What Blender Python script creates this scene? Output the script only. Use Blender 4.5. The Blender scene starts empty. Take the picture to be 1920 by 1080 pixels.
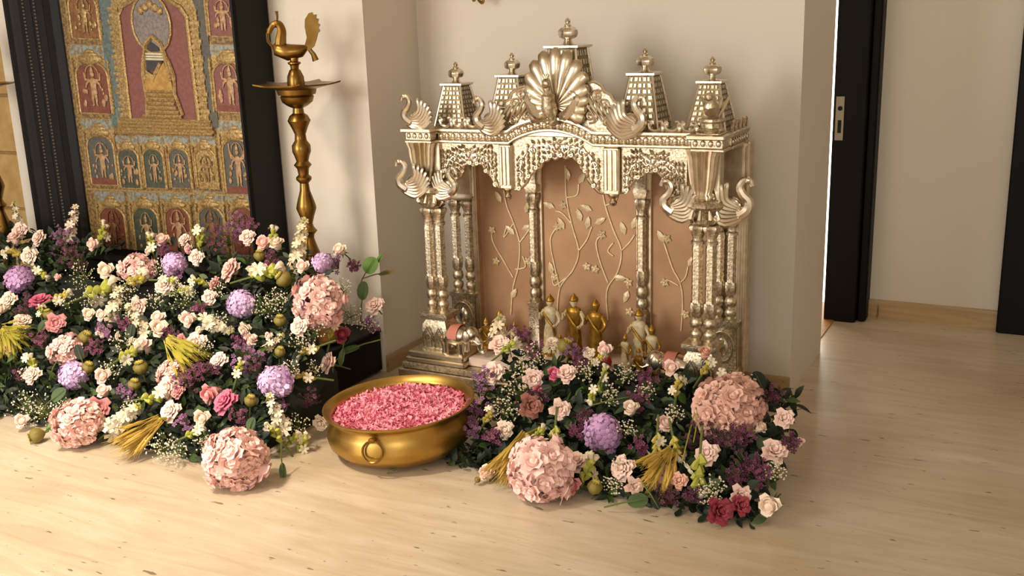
import bpy, math, random
from mathutils import Vector, Matrix, Euler
random.seed(7)
PI = math.pi
sc = bpy.context.scene
COL = sc.collection

# ------------------------------------------------------------------ camera
PIT, ROLL, YAW, FPX = 0.25638833, -0.03270406, -0.49268474, 1921.73
CAM = Vector((0, 0, 1.5))
_f = Vector((math.sin(YAW)*math.cos(PIT), math.cos(YAW)*math.cos(PIT), -math.sin(PIT)))
_r0 = Vector((math.cos(YAW), -math.sin(YAW), 0)); _u0 = _r0.cross(_f)
_r = _r0*math.cos(ROLL) + _u0*math.sin(ROLL); _u = -_r0*math.sin(ROLL) + _u0*math.cos(ROLL)
cd = bpy.data.cameras.new('camera'); cam = bpy.data.objects.new('camera', cd); COL.objects.link(cam)
cd.sensor_width = 36; cd.lens = 36*FPX/1920; cd.clip_start = 0.05
m = Matrix((( _r.x, _u.x, -_f.x, 0), (_r.y, _u.y, -_f.y, 0), (_r.z, _u.z, -_f.z, 1.5), (0, 0, 0, 1)))
cam.matrix_world = m
sc.camera = cam

# ------------------------------------------------------------------ world, lights, exposure
w = bpy.data.worlds.new('world'); sc.world = w; w.use_nodes = True
w.node_tree.nodes['Background'].inputs[0].default_value = (1.0, 0.95, 0.89, 1)
w.node_tree.nodes['Background'].inputs[1].default_value = 0.50
sc.view_settings.view_transform = 'Standard'; sc.view_settings.look = 'None'
sc.view_settings.exposure = 0.0; sc.view_settings.gamma = 1.0; sc.view_settings.use_curve_mapping = False

def light(name, kind, loc, aim, energy, color, **kw):
    d = bpy.data.lights.new(name, kind); o = bpy.data.objects.new(name, d); COL.objects.link(o)
    d.energy = energy; d.color = color
    for k, v in kw.items(): setattr(d, k, v)
    o.location = loc
    o.rotation_euler = (Vector(aim)-Vector(loc)).to_track_quat('-Z', 'Y').to_euler()
    return o
WARM = (1.0, 0.87, 0.70)
light('ceiling_downlight', 'SPOT', (-2.8, 1.25, 2.7), (-2.75, 1.7, 0), 340, WARM, spot_size=math.radians(86), spot_blend=0.9, shadow_soft_size=0.16)
light('ceiling_downlight', 'SPOT', (-3.3, 1.75, 2.7), (-3.1, 2.95, 0.2), 95, WARM, spot_size=math.radians(80), spot_blend=0.9, shadow_soft_size=0.16)
light('room_and_fill_light', 'AREA', (-4.3, -1.9, 1.75), (-2.3, 3.6, 1.0), 185, (1.0, 0.94, 0.86), size=2.2)
light('room_and_fill_light', 'AREA', (0.5, -2.4, 1.75), (-1.5, 3.6, 1.0), 55, (1.0, 0.94, 0.86), size=1.4)  # added fill without a known lamp, lifts the shaded alcove wall
light('corridor_downlight', 'SPOT', (-0.2, 4.55, 2.7), (-0.35, 4.6, 0), 13, WARM, spot_size=math.radians(110), spot_blend=0.9, shadow_soft_size=0.1)

# ------------------------------------------------------------------ pixel measuring helpers (1920x1080)
def ray(px, py):
    return _r*((px-960)/FPX) - _u*((py-540)/FPX) + _f
def HY(px, py, Y):
    d = ray(px, py); return CAM + d*(Y/d.y)
def HX(px, py, X):
    d = ray(px, py); return CAM + d*(X/d.x)
def HZ(px, py, Z):
    d = ray(px, py); return CAM + d*((Z-1.5)/d.z)

# ------------------------------------------------------------------ materials
def lin(h):
    def c(v): v /= 255; return v/12.92 if v <= 0.04045 else ((v+0.055)/1.055)**2.4
    return tuple(c(int(h[i:i+2], 16)) for i in (0, 2, 4)) + (1,)
MATS = {}
def mat(name, col, rough=0.6, metal=0.0, col2=None, scale=20, bump=0.0, bscale=60, sss=0.0, coat=0.0, detail=4, contrast=(0.35, 0.65), kind='noise', stretch=None, trans=0.0):
    mt = bpy.data.materials.new(name); mt.use_nodes = True; MATS[name] = mt
    nt = mt.node_tree; N = nt.nodes; L = nt.links; b = N['Principled BSDF']
    c1 = lin(col); b.inputs['Base Color'].default_value = c1
    b.inputs['Roughness'].default_value = rough; b.inputs['Metallic'].default_value = metal
    if coat: b.inputs['Coat Weight'].default_value = coat; b.inputs['Coat Roughness'].default_value = 0.15
    if sss:
        b.inputs['Subsurface Weight'].default_value = sss; b.inputs['Subsurface Radius'].default_value = (0.02, 0.01, 0.006); b.inputs['Subsurface Scale'].default_value = 0.5
    tc = N.new('ShaderNodeTexCoord'); mp = N.new('ShaderNodeMapping'); L.new(tc.outputs['Object'], mp.inputs[0])
    if stretch: mp.inputs['Scale'].default_value = stretch
    if col2:
        if kind == 'voronoi':
            n = N.new('ShaderNodeTexVoronoi'); n.inputs['Scale'].default_value = scale; out = n.outputs['Distance']
        else:
            n = N.new('ShaderNodeTexNoise'); n.inputs['Scale'].default_value = scale; n.inputs['Detail'].default_value = detail; out = n.outputs['Fac']
        L.new(mp.outputs[0], n.inputs['Vector'])
        r = N.new('ShaderNodeValToRGB'); r.color_ramp.elements[0].position = contrast[0]; r.color_ramp.elements[1].position = contrast[1]
        r.color_ramp.elements[0].color = c1; r.color_ramp.elements[1].color = lin(col2)
        L.new(out, r.inputs[0]); L.new(r.outputs[0], b.inputs['Base Color'])
    if bump:
        n2 = N.new('ShaderNodeTexVoronoi' if kind == 'voronoi' else 'ShaderNodeTexNoise'); n2.inputs['Scale'].default_value = bscale
        L.new(mp.outputs[0], n2.inputs['Vector'])
        bp = N.new('ShaderNodeBump'); bp.inputs['Strength'].default_value = bump; bp.inputs['Distance'].default_value = 0.004
        L.new(n2.outputs[0], bp.inputs['Height']); L.new(bp.outputs[0], b.inputs['Normal'])
    return mt

mat('wall_paint', 'd6cdbf', 0.85, bump=0.05, bscale=200)
mat('silver', 'd9ccb6', 0.34, 1.0, col2='c4b497', scale=30, bump=0.08, bscale=120)
mat('silver_dark', '75664c', 0.5, 1.0, col2='94835f', scale=60)
mat('silver_bright', 'e4dac8', 0.27, 1.0, col2='d2c5ae', scale=12)
mat('silver_chased', '9c8a6c', 0.42, 1.0, col2='d9ccb4', scale=110, bump=0.30, bscale=150, contrast=(0.32, 0.6))
mat('silver_tile', 'dcd4c4', 0.36, 1.0, col2='b5aa95', scale=60, bump=0.15, bscale=110)
mat('gold_relief', 'bfa36a', 0.45, 0.4, col2='8b6a38', scale=110, bump=0.4, bscale=200, contrast=(.36, .62))
mat('brass', '96743a', 0.33, 1.0, col2='6e4f26', scale=14, bump=0.04, bscale=40, contrast=(0.3, 0.75))
mat('brass_hammered', 'c6a35a', 0.36, 1.0, col2='a17e3c', scale=7, bump=0.10, bscale=28, contrast=(0.3, 0.8))
mat('copper_panel', '9f7856', 0.5, 0.3, col2='b08a66', scale=5, detail=6, bump=0.06, bscale=30)
mat('vine_gold', 'e6d3ae', 0.4, 0.2, col2='d3b98c', scale=40)
mat('altar_marble', 'd6c3b4', 0.4, col2='c2ab9a', scale=8)
mat('dark_wood', '110a09', 0.42, col2='0a0606', scale=6, stretch=(1, 1, 0.15), coat=0.05)
mat('frame_wood', '0a0605', 0.5, col2='110a08', scale=9); MATS['frame_wood'].node_tree.nodes['Principled BSDF'].inputs['Specular IOR Level'].default_value = 0.22
mat('frame_bead', '5f564f', 0.3, 0.2)
mat('door_black', '080504', 0.5, col2='0c0706', scale=8, stretch=(1, 1, .1))
for _k in ('door_black', 'dark_wood'): MATS[_k].node_tree.nodes['Principled BSDF'].inputs['Specular IOR Level'].default_value = 0.15
mat('lock_metal', '8d8373', 0.35, 1.0)
mat('sandstone', 'b9985f', 0.8, col2='a27f49', scale=9, bump=0.3, bscale=40)
mat('oak', 'b27a33', 0.5, col2='9a6426', scale=8, stretch=(1, 8, 1))
# painting colours
for n, c, c2 in (('p_ground', '96763f', '5e4522'), ('p_red', '7e4a42', '724039'), ('p_maroon', '6a3322', '7c4229'), ('p_slate', '58554a', '4a4a42'), ('p_green', '4a503c', '393f30'),
                 ('p_teal', '4f5d5c', '62706a'), ('p_sky', '8b938f', '7c6a42'), ('p_skin', 'b8946c', '9c7448'), ('p_gray', '6e6663', '877b74'), ('p_yellow', 'b08a42', '9c7634'), ('p_white', 'd8cbb2', 'c9bb9e'), ('p_brown', '70401c', '8a5c2a'), ('p_dark', '34302a', '2a2822')):
    mat(n, c, 0.5, col2=c2, scale=70, bump=0.3, bscale=190, contrast=(.42, .58))
# flowers
for n, c, c2 in (('rose_pale', 'f0c9bc', 'f4d9ca'), ('rose_cream', 'f3e2cc', 'efd4c0'), ('rose_pink', 'd9868a', 'e29f9a'), ('rose_hot', 'c4567a', 'd8768c'), ('rose_red', '8c2a3c', 'a2404c'), ('rose_dusty', 'b57a6a', '9a5f54'),
                 ('rose_blush', 'e6b0a6', 'eec6b8'), ('rose_coral', 'e0a58c', 'e6b8a2'),
                 ('hydra', 'cda6d6', 'dcbede'), ('hydra_deep', 'c190c6', 'd0a8d0'), ('cluster_pink', 'efbfb6', 'f4d2c8'), ('cluster_dusty', 'e2b09e', 'e8c0ae'),
                 ('petal_pink', 'e67d96', 'f2a8b4'), ('wax_plum', '5a2440', '7a3c58'), ('wax_purple', '77486c', '8f6286'), ('wax_dark', '431b2e', '5c2a3e'),
                 ('white_flor', 'e9dfca', 'dccfae'), ('stock_white', 'e8dabd', 'dcc8a2'), ('bud_green', 'b8b552', 'a0a444'), ('bud_yellow', 'c9b657', 'b3a24a'), ('pod_olive', '8a7630', '6c6428'),
                 ('wheat_gold', 'c3a047', 'a88a36'), ('wheat_green', 'b3a03a', '98902f')):
    mat(n, c, 0.55, col2=c2, scale=18, sss=0.0)
mat('leaf_dark', '1c2814', 0.6, col2='2a3819', scale=9)
mat('leaf_mid', '35491f', 0.55, col2='475e27', scale=9)
mat('leaf_bright', '5f8a22', 0.45, col2='4c7a1e', scale=20)
mat('leaf_deep', '131c12', 0.6, col2='1d2a18', scale=9)
mat('stem', '5a6428', 0.6)
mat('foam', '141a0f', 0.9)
mat('kumkum_red', '9a1f2c', 0.4)
mat('fig_white', 'cbbf9f', 0.45, col2='b09a68', scale=60)
mat('fig_gold', 'b08632', 0.35, 0.7, col2='8a621e', scale=50)
mat('fig_dark', '3a1f16', 0.6)
mat('pink_cloth', 'b8705f', 0.7)

# travertine floor: streaks along X
def travertine(name, base, dark, light_, rough, streak=(0.55, 9, 1)):
    mt = bpy.data.materials.new(name); mt.use_nodes = True; MATS[name] = mt
    nt = mt.node_tree; N = nt.nodes; L = nt.links; b = N['Principled BSDF']
    tc = N.new('ShaderNodeTexCoord'); mp = N.new('ShaderNodeMapping'); mp.inputs['Scale'].default_value = streak
    L.new(tc.outputs['Object'], mp.inputs[0])
    n = N.new('ShaderNodeTexNoise'); n.inputs['Scale'].default_value = 2.0; n.inputs['Detail'].default_value = 10; n.inputs['Roughness'].default_value = 0.68; n.inputs['Distortion'].default_value = 1.1
    L.new(mp.outputs[0], n.inputs['Vector'])
    r = N.new('ShaderNodeValToRGB'); e = r.color_ramp.elements
    e[0].position = 0.30; e[0].color = lin(dark); e[1].position = 0.72; e[1].color = lin(light_)
    x = e.new(0.5); x.color = lin(base); L.new(n.outputs['Fac'], r.inputs[0])
    mp2 = N.new('ShaderNodeMapping'); mp2.inputs['Scale'].default_value = (6.0, 20, 1); L.new(tc.outputs['Object'], mp2.inputs[0])
    n2 = N.new('ShaderNodeTexNoise'); n2.inputs['Scale'].default_value = 2.4; n2.inputs['Detail'].default_value = 5; L.new(mp2.outputs[0], n2.inputs['Vector'])
    r2 = N.new('ShaderNodeValToRGB'); r2.color_ramp.elements[0].position = 0.30; r2.color_ramp.elements[1].position = 0.33
    r2.color_ramp.elements[0].color = lin('7d6546'); r2.color_ramp.elements[1].color = (1, 1, 1, 1); L.new(n2.outputs['Fac'], r2.inputs[0])
    mx = N.new('ShaderNodeMixRGB'); mx.blend_type = 'MULTIPLY'; mx.inputs[0].default_value = 0.75
    L.new(r.outputs[0], mx.inputs[1]); L.new(r2.outputs[0], mx.inputs[2]); L.new(mx.outputs[0], b.inputs['Base Color'])
    n3 = N.new('ShaderNodeTexNoise'); n3.inputs['Scale'].default_value = 1.3; n3.inputs['Detail'].default_value = 6; L.new(tc.outputs['Object'], n3.inputs['Vector'])
    r3 = N.new('ShaderNodeValToRGB'); r3.color_ramp.elements[0].position = .35; r3.color_ramp.elements[1].position = .65; r3.color_ramp.elements[0].color = lin('d9cbb8'); r3.color_ramp.elements[1].color = (1, 1, 1, 1); L.new(n3.outputs['Fac'], r3.inputs[0])
    m3 = N.new('ShaderNodeMixRGB'); m3.blend_type = 'MULTIPLY'; m3.inputs[0].default_value = 0.6; L.new(mx.outputs[0], m3.inputs[1]); L.new(r3.outputs[0], m3.inputs[2]); L.new(m3.outputs[0], b.inputs['Base Color'])
    b.inputs['Roughness'].default_value = rough
    return mt
travertine('travertine', 'cebea5', 'bfad92', 'dacdb8', 0.34, (0.9, 7, 1))
travertine('travertine_skirt', 'b59a72', 'a0855f', 'c2aa84', 0.35, (0.8, 1, 9))
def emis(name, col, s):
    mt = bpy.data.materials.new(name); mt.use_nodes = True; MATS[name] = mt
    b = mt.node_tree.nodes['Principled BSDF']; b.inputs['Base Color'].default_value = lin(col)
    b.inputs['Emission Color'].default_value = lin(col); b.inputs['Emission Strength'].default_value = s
emis('lit_room_glow', 'fff3e2', 4.5)

# ------------------------------------------------------------------ mesh builder
class MB:
    def __init__(s): s.v = []; s.f = []
    def add(s, v, f):
        o = len(s.v); s.v += [tuple(p) for p in v]; s.f += [tuple(i+o for i in q) for q in f]; return s
    def box(s, x0, x1, y0, y1, z0, z1):
        return s.add([(x0,y0,z0),(x1,y0,z0),(x1,y1,z0),(x0,y1,z0),(x0,y0,z1),(x1,y0,z1),(x1,y1,z1),(x0,y1,z1)],
                     [(0,3,2,1),(4,5,6,7),(0,1,5,4),(1,2,6,5),(2,3,7,6),(3,0,4,7)])
    def bbox(s, x0, x1, y0, y1, z0, z1, b=0.004):
        "box with chamfered upright and top edges"
        pts = [(x0+b,y0),(x1-b,y0),(x1,y0+b),(x1,y1-b),(x1-b,y1),(x0+b,y1),(x0,y1-b),(x0,y0+b)]
        cx, cy = (x0+x1)/2, (y0+y1)/2
        def ins(q): return [(x+(b if x < cx else -b), y+(b if y < cy else -b)) for x, y in q]
        rings = [[(x,y,z0+b) for x,y in pts], [(x,y,z1-b) for x,y in pts]]
        rings = [[(x,y,z0) for x,y in ins(pts)]] + rings + [[(x,y,z1) for x,y in ins(pts)]]
        return s.rings(rings)
    def rings(s, R, cap=True, closed=True):
        n = len(R[0]); v = [p for r in R for p in r]; f = []
        for i in range(len(R)-1):
            for j in range(n if closed else n-1):
                k = (j+1) % n; f.append((i*n+j, i*n+k, (i+1)*n+k, (i+1)*n+j))
        if cap and closed:
            f.append(tuple(range(n-1, -1, -1))); f.append(tuple(range((len(R)-1)*n, len(R)*n)))
        return s.add(v, f)
    def lathe(s, prof, c=(0,0,0), n=20, mod=None, sx=1, sy=1):
        R = []
        for r, z in prof:
            ring = []
            for j in range(n):
                a = 2*PI*j/n; q = max(r, 1e-4)*(mod(a, z) if mod else 1)
                ring.append((c[0]+q*math.cos(a)*sx, c[1]+q*math.sin(a)*sy, c[2]+z))
            R.append(ring)
        return s.rings(R)
    def square(s, prof, c=(0,0,0), hx=1.0, hy=1.0):
        "four sided turned profile: (half width factor, z)"
        return s.rings([[(c[0]-w*hx, c[1]-w*hy, c[2]+z), (c[0]+w*hx, c[1]-w*hy, c[2]+z), (c[0]+w*hx, c[1]+w*hy, c[2]+z), (c[0]-w*hx, c[1]+w*hy, c[2]+z)] for w, z in prof])
    def tube(s, P, R, n=6, flat=1.0, up=None):
        P = [Vector(p) for p in P]
        if not isinstance(R, (list, tuple)): R = [R]*len(P)
        rings = []; ref = Vector(up) if up else Vector((0, 1, 0))
        for i, p in enumerate(P):
            t = (P[min(i+1, len(P)-1)]-P[max(i-1, 0)])
            if t.length < 1e-9: t = Vector((0, 0, 1))
            t.normalize(); a = ref - t*ref.dot(t)
            if a.length < 1e-3: a = Vector((1, 0, 0)) - t*t.x
            a.normalize(); b = t.cross(a)
            rings.append([tuple(p + a*(math.cos(2*PI*j/n)*R[i]*flat) + b*(math.sin(2*PI*j/n)*R[i])) for j in range(n)])
        return s.rings(rings)
    def ball(s, c, r, n=8, m=5, sx=1, sy=1, sz=1, rot=None):
        v = []; 
        for i in range(m+1):
            th = PI*i/m
            for j in range(n):
                a = 2*PI*j/n
                p = Vector((r*math.sin(th)*math.cos(a)*sx, r*math.sin(th)*math.sin(a)*sy, r*math.cos(th)*sz))
                if rot: p = rot @ p
                v.append(p+Vector(c))
        f = [(i*n+j, (i+1)*n+j, (i+1)*n+(j+1) % n, i*n+(j+1) % n) for i in range(m) for j in range(n)]
        return s.add(v, f)
    def prism(s, pts, y0, y1):
        "outline in XZ extruded along Y"
        n = len(pts)
        return s.rings([[(x, y0, z) for x, z in pts], [(x, y1, z) for x, z in pts]])
    def build(s, name, m, parent=None, smooth=True, loc=None, kind=None):
        me = bpy.data.meshes.new(name); me.from_pydata(s.v, [], s.f); me.materials.append(MATS[m])
        if smooth:
            me.polygons.foreach_set('use_smooth', [True]*len(me.polygons))
            try: me.set_sharp_from_angle(angle=math.radians(42))
            except Exception: pass
        o = bpy.data.objects.new(name, me); COL.objects.link(o)
        if parent is not None: o.parent = parent
        if loc is not None: o.location = loc
        if kind: o['kind'] = kind
        return o
def mesh_only(mb, name, m, smooth=True):
    me = bpy.data.meshes.new(name); me.from_pydata(mb.v, [], mb.f); me.materials.append(MATS[m])
    if smooth:
        me.polygons.foreach_set('use_smooth', [True]*len(me.polygons))
        me.set_sharp_from_angle(angle=math.radians(50))
    return me
def inst(name, me, parent=None, loc=(0,0,0), rot=None, scale=None, m=None):
    o = bpy.data.objects.new(name, me); COL.objects.link(o)
    if parent is not None: o.parent = parent
    o.location = loc
    if rot is not None: o.rotation_euler = rot
    if scale is not None: o.scale = scale if isinstance(scale, (tuple, list)) else (scale,)*3
    return o
def empty(name, label, cat, loc=(0,0,0), group=None):
    o = bpy.data.objects.new(name, None); COL.objects.link(o); o.location = loc; o.empty_display_size = 0.05
    o['label'] = label; o['category'] = cat
    if group: o['group'] = group
    return o
def tag(o, label, cat, group=None):
    o['label'] = label; o['category'] = cat
    if group: o['group'] = group
    return o
def struct(o, label=None):
    o['kind'] = 'structure'
    if label: o['label'] = label
    return o
def spiral(cx, cz, r0, r1, a0, turns, n=16, y=0, hand=1):
    return [(cx+(r0+(r1-r0)*i/n)*math.cos(a0+hand*turns*2*PI*i/n), y, cz+(r0+(r1-r0)*i/n)*math.sin(a0+hand*turns*2*PI*i/n)) for i in range(n+1)]
def bez(P, n=10):
    "Catmull-Rom through points"
    P = [Vector(p) for p in P]; out = []
    for i in range(len(P)-1):
        p0, p1, p2, p3 = P[max(i-1, 0)], P[i], P[i+1], P[min(i+2, len(P)-1)]
        for k in range(n):
            t = k/n
            out.append(0.5*((2*p1)+(p2-p0)*t+(2*p0-5*p1+4*p2-p3)*t*t+(3*p1-p0-3*p2+p3)*t**3))
    out.append(P[-1]); return out

# ================================================================== the setting
YB, YW, XE = 3.94, 3.54, -0.862          # alcove back wall, picture wall, right end of the alcove wall
XA = -2.548                             # alcove's left return
b = MB(); b.box(-9, 5, -4, 9, -0.1, 0); struct(b.build('floor', 'travertine', smooth=False), 'polished vein-cut travertine floor')
b = MB(); b.box(-4.82, XA, YW, YW+0.6, 0, 3.0); struct(b.build('wall_left', 'wall_paint', smooth=False), 'off-white wall behind the framed painting')
b = MB(); b.box(XA-0.02, XE, YB, 4.53, 0, 3.0); struct(b.build('wall_back', 'wall_paint', smooth=False), 'beige alcove wall behind the silver shrine')
st = MB()
st.box(-8, -4.82, YW+0.03, YW+0.5, 0, 3.0)
sw = struct(st.build('wall_side', 'sandstone', smooth=False), 'tan stone cladding at the far left')
zz = 0.0
blk = {}
for i in range(7):
    h = 0.30; x = -4.825 - 0.0; k = 0
    off = 0.2 if i % 2 else 0.0
    xs = [-4.825, -5.25+off, -5.9+off, -6.6+off]
    for j in range(3):
        q = MB(); q.bbox(xs[j+1]+0.004, xs[j]-0.004, YW+0.012, YW+0.05, zz+0.004, zz+h-0.004, 0.006)
        q.build('stone_block', 'sandstone', sw)
    zz += h
# skirting strips
b = MB(); b.box(XA, XA+0.012, YW, YB, 0, 0.075); struct(b.build('baseboard_left', 'travertine_skirt', smooth=False))
b = MB(); b.box(XA+0.012, XE, YB-0.012, YB, 0, 0.075); struct(b.build('baseboard_back', 'travertine_skirt', smooth=False))
# far corridor to the right
b = MB(); b.box(-0.80, -0.12, 5.18, 5.3, 0, 3.0); struct(b.build('wall_far', 'wall_paint', smooth=False), 'beige corridor wall between the dark door frames')
b = MB(); b.box(-0.80, -0.16, 5.155, 5.18, 0, 0.095); struct(b.build('baseboard_far', 'travertine_skirt', smooth=False))
dj = MB(); dj.bbox(-0.951, -0.80, 5.04, 5.24, 0, 3.0, 0.006)
d1 = struct(dj.build('door_1', 'door_black', smooth=False), 'dark brown door jamb with metal strike plate')
q = MB(); q.bbox(-0.80, -0.757, 5.075, 5.24, 0, 3.0, 0.008); q.build('jamb_moulding', 'door_black', d1, smooth=False)
q = MB(); q.box(-0.938, -0.900, 5.034, 5.0405, 0.895, 1.10)
sp = q.build('strike_plate', 'lock_metal', d1, smooth=False); sp['label'] = 'brushed metal strike plate'
q = MB(); q.lathe([(0.011, 0), (0.011, 0.004)], n=12); h1 = q.build('latch_hole', 'frame_wood', sp); h1.rotation_euler = (PI/2, 0, 0); h1.location = (-0.918, 5.0345, 1.045)
q = MB(); q.box(-0.926, -0.910, 5.031, 5.0345, 0.93, 0.99); q.build('bolt_slot', 'frame_wood', sp, smooth=False)
b = MB(); b.bbox(-0.175, 0.25, 5.12, 5.26, 0, 3.0, 0.006); struct(b.build('door_2', 'door_black', smooth=False), 'black door frame at the right edge')
b = MB(); b.box(0.25, 3.0, 5.2, 5.3, 0, 3.0); struct(b.build('wall_right', 'wall_paint', smooth=False))
b = MB(); b.box(-1.6, -0.900, 4.72, 5.36, 0.0, 0.006); struct(b.build('trim_1', 'oak', smooth=False), 'golden oak threshold of the lit doorway')
b = MB(); b.box(-1.35, -0.962, 5.36, 5.38, 0.0, 2.6); struct(b.build('lit_room_panel_1', 'lit_room_glow', smooth=False), 'glowing panel standing in for the lit room behind the door jamb')  # emissive panel stands in for the lit room beyond the gap
b = MB(); b.box(-9, 5, -4, 9, 3.0, 3.1); struct(b.build('ceiling', 'wall_paint', smooth=False))
b = MB(); b.box(1.5, 1.6, -4, 5.2, 0, 3.0); struct(b.build('added_wall_right', 'wall_paint', smooth=False))  # unseen wall, added to block world light from the right

# ================================================================== silver shrine
SH = empty('shrine', 'ornate silver household shrine with five towers and peacock crest in the wall alcove', 'shrine', (-1.647, 3.55, 0))
SHI = Matrix.Translation((1.647, -3.55, 0))
def sp_(mb, name, m, parent=None, smooth=True, kind=None, label=None):
    "part of the shrine given in world coordinates"
    if parent is None:
        mb.v = [(x+1.647, y-3.55, z) for x, y, z in mb.v]; parent = SH
    else:
        mb.v = [(x+1.647, y-3.55, z) for x, y, z in mb.v]
    o = mb.build(name, m, parent, smooth, kind=kind)
    if label: o['label'] = label
    return o
XL, XR = -2.302, -0.991
# base
for z0, z1, d, mm in ((0.0, 0.045, 0.0, 'silver'), (0.045, 0.062, 0.014, 'silver_chased'), (0.062, 0.105, 0.006, 'silver'), (0.105, 0.132, 0.018, 'silver_chased')):
    b = MB(); b.bbox(-2.36+d, -0.935-d, 3.345+d, 3.75-d, z0, z1, 0.005); sp_(b, 'base_step', mm)
for x0, x1 in ((-2.328, -2.045), (-1.25, -0.965)):
    b = MB(); b.bbox(x0, x1, 3.375, 3.56, 0.132, 0.152, 0.004); b.bbox(x0+.008, x1-.008, 3.383, 3.552, 0.152, 0.178, 0.006); sp_(b, 'base_plate', 'silver')
b = MB(); b.bbox(-2.05, -1.245, 3.42, 3.70, 0.132, 0.168, 0.004); sp_(b, 'altar_floor', 'altar_marble')
b = MB(); b.bbox(-2.30, -2.05, 3.56, 3.72, 0.132, 0.168, 0.004); sp_(b, 'rear_base', 'silver'); b = MB(); b.bbox(-1.245, -.99, 3.56, 3.72, 0.132, 0.168, 0.004); sp_(b, 'rear_base', 'silver')

# turned column shared mesh (unit: metres, z from 0 to 0.43)
def flute(n, d): return lambda a, z: 1 + d*math.cos(n*a)
def column_mesh(h, r):
    m = MB()
    m.lathe([(r*1.15, 0), (r*1.2, .008), (r*.8, .012), (r*1.05, .022), (r*1.12, .033), (r*.95, .045), (r*.6, .05), (r*1.0, .058), (r*1.18, .072), (r*1.0, .088), (r*.7, .095)], n=16)
    m.lathe([(r*.75, .095), (r*1.0, .11), (r*1.1, .135), (r*1.0, .15)], n=24, mod=flute(8, .10))
    sh = []
    z = .15
    k = 0
    while z < h-.07:
        sh.append((r*(.86 if k % 2 else .94), z)); z += .012; k += 1
    sh.append((r*.86, h-.07))
    m.lathe(sh, n=24, mod=flute(6, .09))
    m.lathe([(r*1.1, h-.07), (r*1.12, h-.06), (r*.85, h-.055), (r*.85, h-.045), (r*1.3, h-.02), (r*1.45, h-.008), (r*1.2, h)], n=24, mod=lambda a, z: 1+(.10 if z > h-.046 else 0)*math.cos(8*a))
    return mesh_only(m, 'column', 'silver_chased')
CM = column_mesh(0.435, 0.0215)
for x in (-2.227, -2.176, -1.098, -1.048):
    inst('column', CM, SH, (x+1.647, 3.452-3.55, 0.342))
CM2 = column_mesh(0.40, 0.021)
for x in (-2.228, -2.165, -1.082, -1.034):
    inst('rear_column', CM2, SH, (x+1.647, 3.665-3.55, 0.372))
# pedestals
for x in (-2.20, -1.075):
    b = MB(); b.square([(1.05, 0), (1.05, .012), (.88, .016), (.86, .035), (1.0, .05), (1.03, .08), (.96, .115), (.80, .128), (.80, .135), (1.08, .142), (1.12, .15), (1.12, .164)], (x, 3.455, .178), .058, .046)
    p = sp_(b, 'pedestal', 'silver_chased')
    q = MB()
    for s in (-1, 1):
        cx = x+s*.028
        q.tube([(cx-.018, 3.400, .20), (cx-.02, 3.399, .25), (cx, 3.398, .285), (cx+.02, 3.399, .25), (cx+.018, 3.400, .20)], .0035, 5)
        q.tube(spiral(cx, .24, .003, .013, 0, 1.5, 12, 3.403), .003, 5)
    sp_(q, 'arch_relief', 'silver_bright', p)
for x in (-2.197, -1.058):
    b = MB(); b.square([(1, 0), (1, .01), (.9, .014), (.9, .18), (1, .186), (1.06, .204)], (x, 3.668, .168), .062, .028)
    p = sp_(b, 'rear_pedestal', 'silver_chased')
    q = MB(); q.tube([(x+.045*math.cos(a), 3.638, .27+.06*math.sin(a)) for a in [i*2*PI/18 for i in range(19)]], .004, 5); q.ball((x, 3.64, .27), .025, sy=.4, sz=1.5); sp_(q, 'medallion', 'silver_bright', p)
    b = MB(); b.square([(.8, 0), (1, .02), (.92, .03), (.92, .25), (1, .27)], (x, 3.668, .772), .066, .03); sp_(b, 'rear_capital', 'silver')

# back panel with its posts, columns and vines
b = MB(); b.box(-2.125, -1.03, 3.695, 3.715, 0.16, 1.045); BP = sp_(b, 'back_panel', 'copper_panel', smooth=False, label='copper-rose back panel with raised vines')
for x0, x1 in ((-2.142, -2.122), (-1.032, -0.975)):
    b = MB(); b.bbox(x0, x1, 3.66, 3.72, .168, 1.045, .004)
    for k in range(3): b.bbox(x0+.004+k*(x1-x0)/3, x0+(k+.75)*(x1-x0)/3, 3.655, 3.662, .19, 1.03, .002)
    sp_(b, 'back_post', 'silver', smooth=False)
for x in (-1.862, -1.392):
    b = MB(); b.bbox(x-.03, x+.034, 3.684, 3.697, .168, 1.045, .003); st_ = sp_(b, 'pilaster', 'silver', smooth=False)
    b = MB(); b.square([(1, 0), (1, .012), (.85, .018), (.85, .17), (1, .178), (1.05, .19)], (x, 3.668, .172), .027, .02); sp_(b, 'column_pedestal', 'silver_chased')
    c = MB(); c.v, c.f = [], []
    o = inst('back_column', CM2, SH, (x+1.647, 3.668-3.55, .362)); o.scale = (.9, .8, 1.14)
    b = MB(); b.square([(.8, 0), (1.1, .03), (.9, .04), (.9, .15), (1.05, .17), (1.05, .19)], (x, 3.668, .82), .026, .02); sp_(b, 'column_top', 'silver_chased')
def vpx(pts): return [HY(px, py, 3.692) for px, py in pts]
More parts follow.
